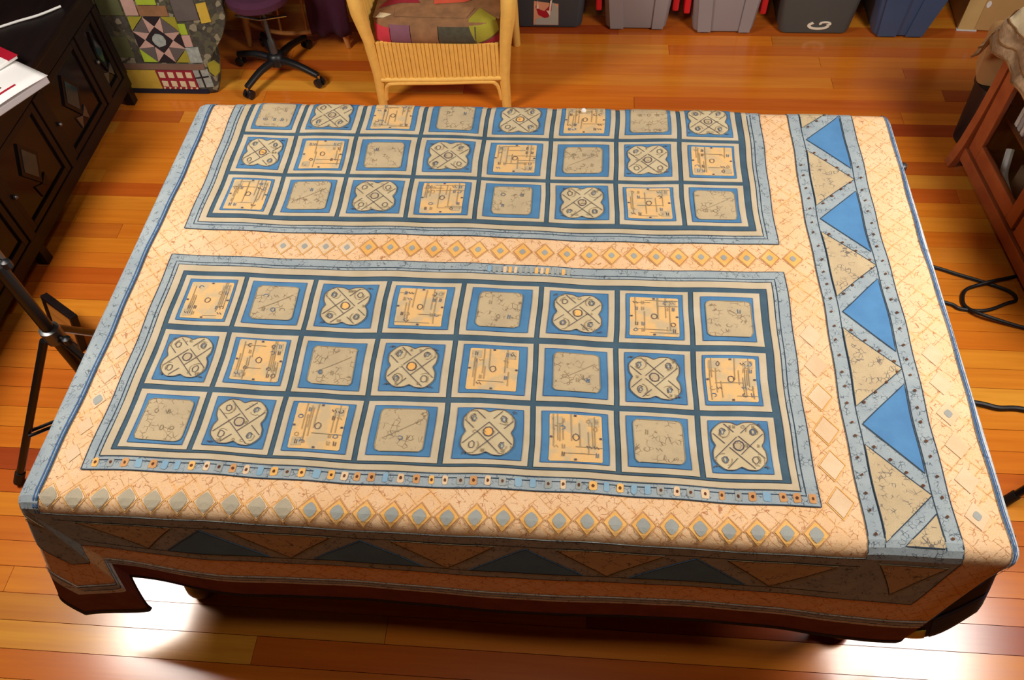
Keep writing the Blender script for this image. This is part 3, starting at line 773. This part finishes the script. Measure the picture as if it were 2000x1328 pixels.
def fpatch(name, poly, mat, h=.006, parent=pc):
    fn = lambda a, b_, t_: (a, ffront(a, b_)-.0055-t_, b_)
    # cut along x so that the piece follows the bulge
    bm = bmesh.new(); bm.faces.new([bm.verts.new((a, b_, 0)) for a, b_ in poly])
    lo, hi = min(p[0] for p in poly), max(p[0] for p in poly); k = math.floor(lo/.03)+1
    while k*.03 < hi-1e-5:
        bmesh.ops.bisect_plane(bm, geom=bm.verts[:]+bm.edges[:]+bm.faces[:], plane_co=(k*.03, 0, 0), plane_no=(1, 0, 0), dist=1e-6); k += 1
    bm.verts.index_update(); mb = MB(); n = len(bm.verts); P_ = [(v.co.x, v.co.y) for v in bm.verts]
    V = [fn(a, b_, h) for a, b_ in P_]+[fn(a, b_, 0) for a, b_ in P_]; F = [tuple(v.index for v in f.verts) for f in bm.faces]
    F += [(e.verts[0].index, e.verts[1].index, e.verts[1].index+n, e.verts[0].index+n) for e in bm.edges if len(e.link_faces) == 1]
    bm.free(); return mb.add(V, F).build(name, mat, parent)
R4 = lambda x0, x1, z0, z1: [(x0, z0), (x1, z0), (x1, z1), (x0, z1)]
fpatch('hem_strip', R4(-2.0, -1.60, .004, .028), 'p_navy')
fpatch('yellow_patch', R4(-2.0, -1.823, .030, .132), 'p_yellow')
rp = fpatch('red_patch', R4(-1.820, -1.640, .030, .134), 'p_red')
for i in range(4):
    for j in range(2):
        x = -1.797+i*.0445; z = .060+j*.050
        fpatch('cream_square', [(x-.014, z-.014), (x+.013, z-.016), (x+.015, z+.014), (x-.013, z+.016)], 'p_cream', .009, rp)
for i in range(7): fpatch('cream_dot', [(-1.81+i*.027+a, .036+b_) for a, b_ in ((-.006, 0), (0, -.006), (.006, 0), (0, .006))], 'p_cream', .009, rp)
gp = fpatch('ice_patch', R4(-1.636, -1.565, .040, .136), 'p_ice')
fpatch('dark_line', [(-1.606, .042), (-1.600, .042), (-1.600, .136), (-1.606, .136)], 'p_dark', .009, gp)
fpatch('dark_line', [(-1.634, .092), (-1.570, .098), (-1.570, .104), (-1.634, .098)], 'p_dark', .009, gp)
fpatch('leaf_patch', [(-1.558, .128), (-1.540, .095), (-1.515, .115), (-1.505, .150), (-1.525, .178), (-1.555, .168)], 'p_olive', .008)
fpatch('brown_strip', R4(-2.0, -1.575, .138, .166), 'p_brown')
sx_, sz_, sr = -1.745, .288, .112
def sp(nm, pts, mat, k, h=.007):
    c, s = math.cos(k*PI/2), math.sin(k*PI/2)
    fpatch(nm, [(sx_+sr*(a*c-b_*s), sz_+sr*.98*(a*s+b_*c)) for a, b_ in pts], mat, h)
for k in range(4):
    sp('star_point', [(0, .6), (-.38, 1), (-.3, .32)], 'p_pink', k); sp('star_point', [(0, .6), (.3, .32), (.38, 1)], 'p_pink', k)
    sp('dark_triangle', [(0, .62), (.34, 1), (-.34, 1)], 'p_dark', k)
    sp('grey_triangle', [(-.39, .98), (-.98, .39), (-.32, .32)], 'p_grey', k)
    sp('corner_triangle', [(-.41, 1), (-1, 1), (-1, .41)], ('p_olive', 'p_lime', 'p_olive', 'p_olive')[k], k)
sp('star_centre', [(0, -.58), (.58, 0), (0, .58), (-.58, 0)], 'p_dark', 0, .006)
fpatch('star_blob', [(sx_+.032*math.cos(a*.6283), sz_+.032*math.sin(a*.6283)*(1+.1*math.sin(3*a))) for a in range(10)], 'p_ice', .010)
for nm, r_, m_ in (('olive_patch', R4(-1.99, -1.90, .20, .30), 'p_moss'), ('pink_patch', R4(-1.86, -1.80, .405, .52), 'p_pink'), ('moss_patch', R4(-1.98, -1.87, .405, .52), 'p_moss'), ('lime_patch', R4(-1.79, -1.70, .455, .53), 'p_lime'),
                   ('taupe_patch', R4(-1.795, -1.66, .402, .450), 'p_taupe'), ('grey_patch', R4(-1.63, -1.53, .38, .52), 'p_grey'), ('lime_patch', R4(-1.645, -1.60, .315, .365), 'p_lime'), ('pink_patch', R4(-1.645, -1.595, .255, .31), 'p_pink'),
                   ('ice_patch', R4(-1.645, -1.575, .175, .25), 'p_ice'), ('yellow_patch', R4(-1.525, -1.485, .36, .45), 'p_yellow')):
    fpatch(nm, r_, m_, .005)

# ------------------------------------------------------------------ office chair
oc = thing('office_chair', 'black five star office chair with purple seat in front of the wooden chair', 'chair', (-1.285, 2.67, 0))
hub = Vector((-1.285, 2.67, .085))
MB().lathe([(.02, -.03), (.042, -.025), (.045, .01), (.034, .03), (.026, .035)], hub, 14).build('hub', 'black_plastic', oc, smooth=True)
for fx, fy in ((-1.385, 2.470), (-1.06, 2.57), (-1.50, 2.735), (-1.195, 2.885), (-1.42, 2.90)):
    e = Vector((fx, fy, .062)); m = hub.lerp(e, .5)+Vector((0, 0, .012)); dv = (e-hub); dv.z = 0; dv.normalize()
    lg = MB().tube(arcpts([hub+Vector((0, 0, -.005)), m, e], 4), [.021, .020, .0195, .019, .018, .017, .0165, .016, .0155], 10).build('leg', 'black_plastic', oc, smooth=True)
    sd = Vector((-dv.y, dv.x, 0)); cst = MB()
    for s in (-1, 1):
        c0 = Vector((fx, fy, .024))+sd*.014*s; cst.tube([c0-sd*.007, c0-sd*.005, c0+sd*.005, c0+sd*.007], [.018, .023, .023, .018], 14)
    cs = cst.build('caster', 'black_plastic', lg, smooth=True)
    MB().tube([Vector((fx, fy, .03)), Vector((fx, fy, .065))], .008, 8).build('caster_stem', 'chrome', lg)
MB().tube([hub, hub+Vector((0, 0, .10)), hub+Vector((0, 0, .11)), hub+Vector((0, 0, .285))], [.020, .019, .011, .011], 12).build('gas_column', 'grey_metal', oc, smooth=True)
MB().tube([(-1.42, 2.67, .315), (-1.30, 2.65, .308), (-1.17, 2.665, .322)], .006, 8).build('lever_bar', 'chrome', oc)
MB().box(-1.36, -1.21, 2.60, 2.75, .365, .385, .006).build('seat_plate', 'black_metal', oc)
st = MB().lathe([(.05, .385), (.12, .387), (.145, .40), (.148, .43), (.13, .45), (.05, .456)], (-1.285, 2.68, 0), 24).build('seat', 'purple_cloth', oc, smooth=True)
MB().tube([(-1.285, 2.76, .375), (-1.285, 2.85, .39), (-1.285, 2.865, .56)], .014, 8).build('back_bracket', 'black_metal', oc, smooth=True)
MB().box(-1.42, -1.15, 2.845, 2.895, .52, .86, .025).build('backrest', 'purple_cloth', oc)
# wooden spindle chair behind it
wc = thing('spindle_chair', 'honey wood chair with curved stretcher and a magenta throw, behind the office chair', 'chair', (-1.25, 3.18, 0))
for (tx, ty), (bx_, by_) in (((-1.46, 3.00), (-1.50, 2.975)), ((-1.02, 3.00), (-.98, 2.975)), ((-1.42, 3.36), (-1.46, 3.40)), ((-1.06, 3.36), (-1.02, 3.40))):
    MB().tube([(bx_, by_, .003), (bx_*.7+tx*.3, by_*.7+ty*.3, .12), (tx, ty, .42)], [.013, .020, .017], 10).build('leg', 'honey_wood', wc, smooth=True)
stc = arcpts([(-1.487, 2.985, .13), (-1.36, 2.955, .105), (-1.24, 2.945, .10), (-1.10, 2.955, .115), (-.995, 2.985, .14)], 4)
MB().tube(stc, .011, 8).build('stretcher', 'honey_wood', wc, smooth=True)
for k in (3, 6, 10, 13):
    p = stc[k]; MB().tube([p, (p.x*.98-.02, 2.99, .42)], .006, 6).build('spindle', 'honey_wood', wc)
MB().box(-1.50, -.98, 2.96, 3.38, .42, .45, .012).build('seat', 'honey_wood', wc)
for k in range(5): MB().tube([(-1.42+k*.09, 3.34, .45), (-1.43+k*.095, 3.42, .85)], .008, 6).build('back_spindle', 'honey_wood', wc)
MB().tube(arcpts([(-1.45, 3.42, .84), (-1.24, 3.45, .88), (-1.03, 3.42, .84)]), .02, 8).build('crest_rail', 'honey_wood', wc, smooth=True)
th = thing('throw_blanket', 'dark magenta throw hanging off the wooden spindle chair', 'blanket', (-1.0, 3.2, .3))
def thr(s, t):
    x = -1.12+.20*s; z = .462; y = 3.33-.39*min(1, t/.55)
    if t > .55: z -= (t-.55)/.45*.36; y = 2.94-.012+.015*math.sin(s*14)*(t-.55)/.45
    return (x+.02*math.sin(t*5), y, z)
MB().grid(thr, 14, 22).build('cloth', 'magenta_cloth', th, smooth=True, solid=.008)
wc.location.y -= .085; th.location.y -= .085
dn = thing('navy_coat', 'dark navy cloth heaped between the draped armchair and office chair', 'cloth', (-1.62, 3.4, 0))
def hp(s, t):
    a = s*2*PI; r = (.20+.03*math.sin(5*a)+.02*math.sin(3*a+t*4))*(1-.45*t)*(1 if t < .97 else .3); return (-1.70+r*math.cos(a)*.6, 3.50+r*math.sin(a), .003+t*.62)
MB().grid(hp, 30, 12).build('cloth', 'navy_cloth', dn, smooth=True, solid=.01)
bb = thing('brown_carton', 'dark brown carton standing behind the wicker chair', 'box', (-.75, 3.6, 0))
MB().box(-.98, -.58, 3.5, 3.85, .002, .32, .006).build('body', 'p_brown', bb); MB().box(-.98, -.58, 3.497, 3.853, .32, .328, .002).build('lid_flap', 'p_brown', bb)

# ------------------------------------------------------------------ wicker chair
wk = thing('wicker_chair', 'yellow painted wicker armchair with a patchwork cushion', 'chair', (-.43, 2.7, 0))
for sgn, bx_, tx in ((-1, -.722, -.752), (1, -.132, -.105)):
    MB().tube([(bx_, 2.425, .003), (bx_-sgn*.004, 2.425, .18), (bx_+sgn*.008, 2.42, .36), (tx, 2.415, .50), (tx+sgn*.006, 2.42, .60), (tx+sgn*.006, 2.45, .66)], [.021, .024, .026, .033, .036, .03], 12).build('front_leg', 'wicker', wk, smooth=True)
    MB().tube([(bx_+sgn*.01, 2.93, .003), (bx_, 2.90, .4), (bx_+sgn*.02, 2.94, .98)], .02, 10).build('rear_leg', 'wicker', wk, smooth=True)
    MB().tube(arcpts([(tx+sgn*.004, 2.43, .655), (tx+sgn*.03, 2.62, .68), (tx+sgn*.02, 2.85, .67), (bx_+sgn*.01, 2.92, .74)]), [.028]*19, 10).build('arm', 'wicker', wk, smooth=True)
    def sidep(s, t, bx_=bx_, tx=tx, sgn=sgn):
        return (bx_+(tx-bx_)*t*.8-sgn*.0+.004*sgn*math.sin(s*60), 2.44+.46*s, .17+.48*t)
    MB().grid(sidep, 60, 6).build('side_panel', 'wicker', wk, smooth=True, solid=.012)
# apron of upright canes
for k in range(30):
    x = -.690+k*.0182
    MB().tube([(x, 2.418+.004*(k % 2), .165+.012*sstep(-.69, -.16, x)), (x-.002, 2.416+.004*(k % 2), .352)], .0098, 8).build('cane', 'wicker', wk, smooth=True)
MB().box(-.70, -.150, 2.430, 2.436, .16, .352).build('apron_backing', 'wicker_dark', wk)
MB().tube([(-.705, 2.415, .158), (-.43, 2.412, .166), (-.15, 2.415, .178)], .0115, 10).build('lower_rail', 'wicker', wk, smooth=True)
MB().tube(arcpts([(-.700, 2.420, .045), (-.692, 2.416, .10), (-.678, 2.411, .130), (-.640, 2.409, .143), (-.43, 2.407, .152), (-.215, 2.409, .160), (-.178, 2.411, .150), (-.163, 2.416, .115), (-.155, 2.420, .06)]), .009, 8).build('arched_brace', 'wicker', wk, smooth=True)
def wback(s, t): return (-.755+.66*s, 2.92+.04*math.sin(s*PI)+.03*t+.003*math.sin(s*90), .36+.62*t)
MB().grid(wback, 60, 8).build('back_panel', 'wicker', wk, smooth=True, solid=.014)
MB().tube(arcpts([(-.77, 2.94, .95), (-.6, 2.98, 1.02), (-.425, 3.0, 1.05), (-.25, 2.98, 1.02), (-.08, 2.94, .95)]), .026, 10).build('back_rail', 'wicker', wk, smooth=True)
MB().box(-.70, -.15, 2.44, 2.92, .325, .345, .004).build('seat_deck', 'wicker', wk)
cu = thing('seat_cushion', 'plump patchwork seat cushion in red, olive and violet on the wicker chair', 'cushion', (-.425, 2.7, .36))
def cush(u, v, off=0):        # u across, v: 0 bottom front edge, ~.34 front/top roll, 1 rear of top
    x = -.703+.554*u; ed = (1-abs(2*u-1)**6)
    if v < .36:
        a = v/.36*1.45; y = 2.440-.055*ed*math.sin(a*1.08)-.0; z = .350+.115*(1-math.cos(a))*.96-.012*ed*(1-v/.36)
        y += .035*(v/.36)**2.5
    else:
        t = (v-.36)/.64; y = 2.447+.44*t; z = .4475+.030*ed*math.sin(min(1, t*1.6)*PI*.5)
    n = Vector((0, -1, .15)).lerp(Vector((0, 0, 1)), sstep(.2, .5, v))
    return Vector((x, y, z))+n.normalized()*off
MB().grid(lambda u, v: cush(u, v), 28, 40).build('cover', 'p_taupe', cu, smooth=True)
MB().box(-.69, -.16, 2.46, 2.88, .347, .44, .02).build('filling', 'p_brown', cu)
def cpatch(nm, poly, mat, h=.004):
    us_ = [p[0] for p in poly]; vs_ = [p[1] for p in poly]
    bm = bmesh.new(); bm.faces.new([bm.verts.new((a, b_, 0)) for a, b_ in poly])
    for ax, lo, hi in ((0, min(us_), max(us_)), (1, min(vs_), max(vs_))):
        k = math.floor(lo/.03)+1
        while k*.03 < hi-1e-5:
            bmesh.ops.bisect_plane(bm, geom=bm.verts[:]+bm.edges[:]+bm.faces[:], plane_co=(k*.03, 0, 0) if ax == 0 else (0, k*.03, 0), plane_no=(1, 0, 0) if ax == 0 else (0, 1, 0), dist=1e-6); k += 1
    bm.verts.index_update()
    V = [cush(v.co.x, v.co.y, h) for v in bm.verts]; F = [tuple(v.index for v in f.verts) for f in bm.faces]; bm.free()
    MB().add(V, F).build(nm, mat, cu, smooth=True)
cpatch('rose_patch', R4(.005, .135, .02, .31), 'p_rose'); cpatch('violet_patch', R4(.14, .30, .02, .34), 'p_violet')
cpatch('taupe_patch', R4(.305, .52, .02, .34), 'p_taupe'); cpatch('speckled_patch', R4(.525, .82, .05, .33), 'p_speck')
cpatch('red_patch', [(.825, .02), (.995, .02), (.995, .22), (.825, .10)], 'p_red'); cpatch('olive_patch', [(.825, .13), (.995, .25), (.97, .38), (.84, .46), (.76, .36)], 'p_olive')
cpatch('crimson_patch', [(.03, .46), (.20, .50), (.36, .50), (.22, .68)], 'p_red', .003); cpatch('olive_patch', [(.25, .66), (.38, .53), (.46, .54), (.46, .8), (.26, .8)], 'p_olive', .003)
cpatch('coral_patch', [(.47, .49), (.72, .51), (.93, .62), (.92, .74), (.47, .60)], 'p_coral', .003); cpatch('rose_patch', [(.47, .61), (.92, .75), (.92, .9), (.47, .9)], 'p_rose', .003)
cpatch('cream_patch', [(.02, .37), (.09, .37), (.15, .40), (.05, .42)], 'p_cream', .003); cpatch('grey_patch', [(.17, .38), (.74, .37), (.80, .46), (.45, .48), (.17, .46)], 'p_taupe', .003)

# ------------------------------------------------------------------ storage bins along the back wall
def bin_(x0, x1, y0, mat, label, name='storage_bin', h=.36, dep=.46, fl=.03, rib=(.26, .74), handles=None, tilt=0):
    t = thing(name, label, 'storage bin', ((x0+x1)/2, y0+dep/2, 0))
    cx_ = (x0+x1)/2
    def sec(z, ins=0):
        f = fl*z/h; r = .035; P_ = []
        a0, a1, b0, b1 = x0-f+ins, x1+f+ins*-1+tilt*z, y0-f*.6+ins, y0+dep+f*.6-ins
        a0 += tilt*z
        for (px, py, an) in ((a1-r, b1-r, 0), (a0+r, b1-r, 90), (a0+r, b0+r, 180), (a1-r, b0+r, 270)):
            for i in range(5):
                q = math.radians(an+22.5*i); P_.append((px+r*math.cos(q), py+r*math.sin(q)))
        return P_
    V = []; F = []; zs = [(.003, .014), (.012, .002), (.03, 0), (h*.5, 0), (h, 0)]
    for z, ins in zs: V += [(a, b_, z) for a, b_ in sec(z, ins)]
    n = 20
    for i in range(len(zs)-1): F += [(i*n+k, i*n+(k+1) % n, (i+1)*n+(k+1) % n, (i+1)*n+k) for k in range(n)]
    F.append(tuple(range(n))[::-1]); F.append(tuple((len(zs)-1)*n+k for k in range(n)))
    bo = MB().add(V, F).build('body', mat, t, smooth=True)
    W = x1-x0
    if rib:
        for a, b_ in ((.06, rib[0]), (rib[1], .94)):
            def fn(p, q, d): return (x0-fl*q/h+(W+2*fl*q/h)*p+tilt*q, y0-fl*.6*q/h-d, q)
            MB().prism([(a+.02, .012), (b_+.035*(1 if a < .5 else 0), .012), (b_, h-.05), (a, h-.05)], fn, -.004, .009).build('rib', mat, bo)
    f = fl
    MB().box(x0-f-.010+tilt*h, x1+f+.010+tilt*h, y0-f*.6-.014, y0+dep+f*.6+.014, h-.03, h+.004, .006).build('rim', mat, t)
    MB().box(x0-f-.013+tilt*h, x1+f+.013+tilt*h, y0-f*.6-.018, y0+dep+f*.6+.018, h+.004, h+.03, .01).build('lid', handles or mat, t)
    if handles:
        for sgn, xx in ((-1, x0-fl*.62), (1, x1+fl*.62)):
            MB().box(xx-.016+sgn*.020, xx+.016+sgn*.020, y0+.03, y0+.15, h*.24, h-.03, .010).build('side_clip', 'red_plastic', t)
    return t
b1 = bin_(-.142, .202, 3.075, 'bin_slate', 'dark slate storage bin with a red and white picture label', rib=None)
fs = lambda p, q, d: (p, 3.075-.03*.6*q/.36-d, q)
lb = MB().prism([(-.045, .025), (.083, .025), (.083, .145), (-.040, .160)], fs, .001, .003).build('label_sticker', 'sticker_peach', b1)
MB().prism([(-.040, .027), (.081, .027), (.081, .125), (.055, .155), (.02, .075), (-.03, .06)], fs, .003, .004).build('grey_print', 'sticker_grey', lb)
MB().prism([(-.032, .135), (-.018, .085), (.012, .066), (.032, .07), (.048, .11), (.052, .155), (.034, .13), (.012, .105), (-.012, .115)], fs, .004, .005).build('red_crescent', 'print_red', lb)
for pts in ([(-.028, .12), (-.016, .12), (-.020, .168)], [(.022, .110), (.040, .078), (.052, .17), (.042, .165), (.036, .108)]): MB().prism(pts, fs, .005, .006).build('white_streak', 'sticker_cream', lb)
bin_(.325, .632, 3.072, 'bin_grey', 'grey storage bin with red clips standing beside the dark slate bin', handles='red_plastic')
bin_(.765, 1.062, 3.050, 'bin_grey', 'grey storage bin with red clips standing beside the charcoal bin', handles='red_plastic')
b4 = bin_(1.192, 1.532, 3.045, 'bin_charcoal', 'charcoal storage bin with a cream oval emblem', rib=None)
fs4 = lambda p, q, d: (p, 3.045-.03*.6*q/.36-d, q)
ov = lambda cx_, cz, ru, rv, a0, a1, n=14: [(cx_+ru*math.cos(a0+(a1-a0)*i/n), cz+rv*math.sin(a0+(a1-a0)*i/n)) for i in range(n+1)]
em = MB()
for (cx_, cz, ru, rv, a0, a1, w_) in ((1.375, .056, .055, .024, 2.2, 6.1, .016), (1.405, .066, .030, .014, -1.2, 3.6, .0125)):
    o_, i_ = ov(cx_, cz, ru, rv, a0, a1), ov(cx_, cz, ru-w_, rv-w_*.75, a0, a1)
    for k in range(len(o_)-1): em.prism([o_[k], o_[k+1], i_[k+1], i_[k]], fs4, .001, .004)
em.build('emblem', 'sticker_cream', b4)
bin_(1.65, 1.895, 3.03, 'bin_blue', 'blue storage bin with rounded corners beside the cardboard box', fl=.06, rib=(.40, .60), tilt=.06)
cb = thing('cardboard_box', 'brown cardboard box with a white finger hole in the far corner', 'box', (2.3, 3.3, 0))
Mc = Matrix.Translation((2.075, 3.10, 0)) @ RZ(-4)
MB().box(0, .45, 0, .42, .004, .34, .003, Mc).build('body', 'cardboard', cb)
MB().box(-.002, .075, -.003, .0, .006, .338, 0, Mc).build('pale_side', 'cardboard_pale', cb)  # strip of the box front in a paler tone
MB().box(-.006, .09, -.008, .012, .0, .006, .002, Mc).build('base_edge', 'page_edge', cb)
fh = MB().prism([(.093+.011*math.cos(q*PI/6), .145+.018*math.sin(q*PI/6)) for q in range(12)], lambda p, q, d: Mc @ Vector((p, -.001-d, q)), 0, .002).build('finger_hole', 'white_plastic', cb)
for k in range(2): MB().box(0, .45, .21*k, .21*k+.207, .34, .344, 0, Mc).build('flap', 'cardboard', cb)

# ------------------------------------------------------------------ glass cabinet on the right
gc = thing('display_cabinet', 'red brown wooden cabinet with a glass door and curved corner leg', 'cabinet', (2.05, 1.6, 0))
Mg = Matrix.Translation((1.835, 2.13, 0)) @ Matrix(((.087, -.996, 0, 0), (-.996, -.087, 0, 0), (0, 0, 1, 0), (0, 0, 0, 1)))   # local x: towards the viewer, local y: out of the front, z up
CH, CD, CLn = .70, .42, 1.12
def gbox(x0, x1, y0, y1, z0, z1, bev=.004): return MB().box(x0, x1, y0, y1, z0, z1, bev, Mg)
# sabre-shaped corner posts, leaning forward at the foot
for s0 in (.0, CLn-.05):
    def post(a, b_, t_): return Mg @ Vector((s0+t_, a, b_))
    front = [(.045, .003), (.035, .04), (.022, .12), (.012, .25), (.006, .42), (.004, CH-.02)]
    MB().prism(front+[(-.035, CH-.02), (-.03, .3), (-.012, .10), (.012, .003)], post, 0, .045).build('corner_post', 'red_oak', gc)
    gbox(s0, s0+.045, -CD, -CD+.04, 0, CH-.02).build('rear_post', 'red_oak', gc)
gbox(.045, CLn-.05, -.022, .012, .045, .105).build('bottom_rail', 'red_oak', gc)
gbox(.045, CLn-.05, -.024, -.002, CH-.13, CH-.02).build('top_rail', 'red_oak', gc)
gbox(-.02, CLn+.02, -CD-.01, .02, CH-.02, CH, .006).build('top', 'red_oak', gc)
gbox(.03, CLn-.03, -CD+.005, -CD+.015, .05, CH-.02, 0).build('back_board', 'table_wood', gc)
gbox(.03, CLn-.03, -CD+.015, -.03, .06, .075, 0).build('floor_board', 'table_wood', gc)
for s0 in (.008, CLn-.02): gbox(s0, s0+.014, -CD+.03, -.03, .06, CH-.02, 0).build('side_board', 'red_oak', gc)
gbox(.03, CLn-.03, -CD+.02, -.05, .30, .312, 0).build('shelf', 'table_wood', gc)
for i, (a, bq) in enumerate(((.055, .525), (.545, 1.06))):
    dr = thing if False else None
    fr = MB(); z0, z1 = .115, CH-.14
    for r_ in ((a, a+.075, z0, z1), (bq-.06, bq, z0, z1), (a+.075, bq-.06, z0, z0+.07), (a+.075, bq-.06, z1-.065, z1)):
        fr.box(r_[0], r_[1], -.020, .004, r_[2], r_[3], .004, Mg)
    dd = fr.build('door', 'red_oak', gc)
    if i == 0:
        gbox(a+.07, bq-.055, -.012, -.009, z0+.065, z1-.06, 0).build('glass_pane', 'cabinet_glass', dd)
    else:
        gbox(a+.07, bq-.055, -.014, -.004, z0+.065, z1-.06, .003).build('door_panel', 'red_oak', dd)
        for k in range(5):
            q = k*2*PI/5+.4; c = (a+.12, z0+.10)
            MB().prism([(c[0]+.012*math.cos(q-.7), c[1]+.012*math.sin(q-.7)), (c[0]+.04*math.cos(q), c[1]+.04*math.sin(q)), (c[0]+.012*math.cos(q+.7), c[1]+.012*math.sin(q+.7))], lambda p, r2, d: Mg @ Vector((p, -.004+d, r2)), 0, .004).build('carved_petal', 'flower_grey', dd)
    MB().tube([Mg @ Vector((bq-.03, .002, .36)), Mg @ Vector((bq-.03, .016, .36))], [.006, .010], 10).build('knob', 'black_metal', dd, smooth=True)
# things inside the glass door
def inbox(name, label, cat, r_, mat, strip=None, group=None):
    t_ = gbox(*r_, .003).build(name, mat); tag(t_, label, cat, group); return t_
for k, (m_, hh) in enumerate((('paper_white', .20), ('page_edge', .185), ('paper_white', .21), ('p_violet', .19))):
    inbox('white_folder', 'upright %s folder on the upper shelf behind the cabinet glass' % ('white', 'grey', 'tall white', 'violet')[k], 'folder', (.150+k*.028, .170+k*.028, -.24, -.06, .3125, .3125+hh), m_)
inbox('lined_carton', 'small brown carton on the upper shelf behind the cabinet glass', 'box', (.30, .44, -.26, -.09, .3125, .42), 'cardboard')
inbox('dark_carton', 'dark carton on the bottom of the glass cabinet', 'box', (.26, .42, -.26, -.10, .0755, .20), 'p_brown')
wr = MB().tube([Mg @ Vector(p) for p in arcpts([(.17, -.09, .20), (.20, -.08, .17), (.235, -.075, .12), (.30, -.075, .095), (.38, -.075, .092)])], [.016]*24+[.016], 8).build('white_roll', 'paper_white', None, smooth=True)
tag(wr, 'bent white paper roll in the bottom of the glass cabinet', 'paper roll')
# lace cloth on top
lc = thing('lace_cloth', 'beige linen runner with lace border over the glass cabinet top', 'cloth', (2.0, 1.9, CH))
def lacef(s, t, off=0):
    # s along cabinet from far end (hangs over the end) to the viewer; t from rear to front hem
    L = -.16+1.20*s; Dp = -.30+.30*t*1.62
    x, y, z = L, Dp, CH+.004
    if L < -.025: z -= (-.025-L)*.86; x = -.025+(L+.025)*.48
    if Dp > .025:
        e = Dp-.025; y = .025+.35*e+.012*math.sin(L*26+1)*min(1, e/.1); z -= e*.86+.006*math.sin(L*40)*e/.1
    wr = .004*math.sin(L*61+Dp*33)+.004*math.sin(L*37-Dp*52+1)+.003*math.sin(Dp*90+L*20)
    return Mg @ Vector((x+wr*.6, y+wr*(1 if Dp > .02 else .2), z+off+abs(wr)*.7))
MB().grid(lambda s, t: lacef(s, t), 44, 26).build('cloth', 'linen', lc, smooth=True, solid=.003)
MB().grid(lambda s, t: lacef(s, .78+.22*t)+Vector((-.003, -.001, .003)), 44, 6).build('lace_border', 'lace_band', lc, smooth=True, solid=.003)
MB().grid(lambda s, t: lacef(.0+.085*s, t)+Vector((-.002, 0, .0045)), 5, 26).build('lace_end', 'lace', lc, smooth=True, solid=.003)
for tt in (.78, .90, .995):
    MB().tube([lacef(i/60, tt)+Vector((-.004, -.002, .005)) for i in range(61)], .0032, 6).build('trim_cord', 'wicker_dark', lc, smooth=True)
MB().tube([lacef(.085, i/40)+Vector((-.003, 0, .006)) for i in range(41)], .003, 6).build('trim_cord', 'wicker_dark', lc, smooth=True)
# tan board and black waste bin beyond the cabinet
wb = thing('waste_bin', 'black waste bin standing at the far end of the glass cabinet', 'bin', (1.958, 2.262, 0))
MB().lathe([(.085, .003), (.098, .008), (.112, .29), (.112, .30), (.104, .30), (.09, .02)], (1.958, 2.262, 0), 24).build('body', 'black_plastic', wb, smooth=True)
MB().lathe([(.112, .285), (.120, .287), (.120, .306), (.110, .308)], (1.958, 2.262, 0), 24).build('rim', 'black_plastic', wb, smooth=True)
tp = thing('tan_panel', 'tan rounded board resting on the black waste bin', 'board', (1.97, 2.33, .3))
rr = []
for (cx_, cz, a0) in ((.10, .19, 0), (-.10, .19, 90), (-.09, .04, 180), (.09, .04, 270)):
    for i in range(6):
        q = math.radians(a0+18*i); rr.append((cx_+.04*math.cos(q), cz+.04*math.sin(q)))
Mp = Matrix.Translation((1.955, 2.262, .309)) @ RZ(-14)
MB().prism(rr, lambda p, q, d: Mp @ Vector((p, d-.05, q)), 0, .10).build('panel', 'tan_board', tp)
MB().prism([(a*1.01, .115+(b_-.115)*1.005) for a, b_ in rr], lambda p, q, d: Mp @ Vector((p, d, q)), -.008, .008).build('edge_band', 'cardboard', tp)

# ------------------------------------------------------------------ cables on the floor
c1 = MB().tube(arcpts([(1.20, 1.56, .008), (1.45, 1.55, .008), (1.614, 1.495, .008), (1.687, 1.464, .008), (1.773, 1.429, .008), (1.86, 1.385, .008), (1.872, 1.345, .008), (1.832, 1.325, .008), (1.747, 1.288, .008), (1.66, 1.292, .008), (1.61, 1.32, .008), (1.40, 1.36, .008)]), .007, 8).build('power_cable', 'black_rubber', None, smooth=True)
tag(c1, 'black cable running from under the table towards the glass cabinet and back', 'cable')
c2 = MB().tube(arcpts([(2.2, 1.17, .010), (1.98, 1.185, .010), (1.863, 1.211, .010), (1.729, 1.253, .022), (1.68, 1.30, .010), (1.678, 1.345, .010), (1.70, 1.385, .010), (1.745, 1.408, .010), (1.80, 1.42, .024), (1.90, 1.46, .010), (2.0, 1.5, .010)]), .007, 8).build('looped_cable', 'black_rubber', None, smooth=True)
tag(c2, 'black cable with one open loop lying in front of the glass cabinet', 'cable')
c3 = MB().tube(arcpts([(1.30, .90, .011), (1.5, .885, .011), (1.619, .872, .011), (1.679, .857, .011), (1.763, .855, .011), (1.93, .80, .011), (1.95, .70, .011)]), .009, 8).build('thick_cable', 'black_rubber', None, smooth=True)
tag(c3, 'thick black cable running from the table to the light stand', 'cable')
# housing for the added overhead fill, out of view
cl = thing('added_ceiling_lamp', 'added flat square lamp, out of view on the ceiling above the near table edge', 'lamp', (.1, -.20, RH))
MB().box(-.18, .38, -.48, .08, 3.23, RH-.002, .01).build('housing', 'white_plastic', cl)
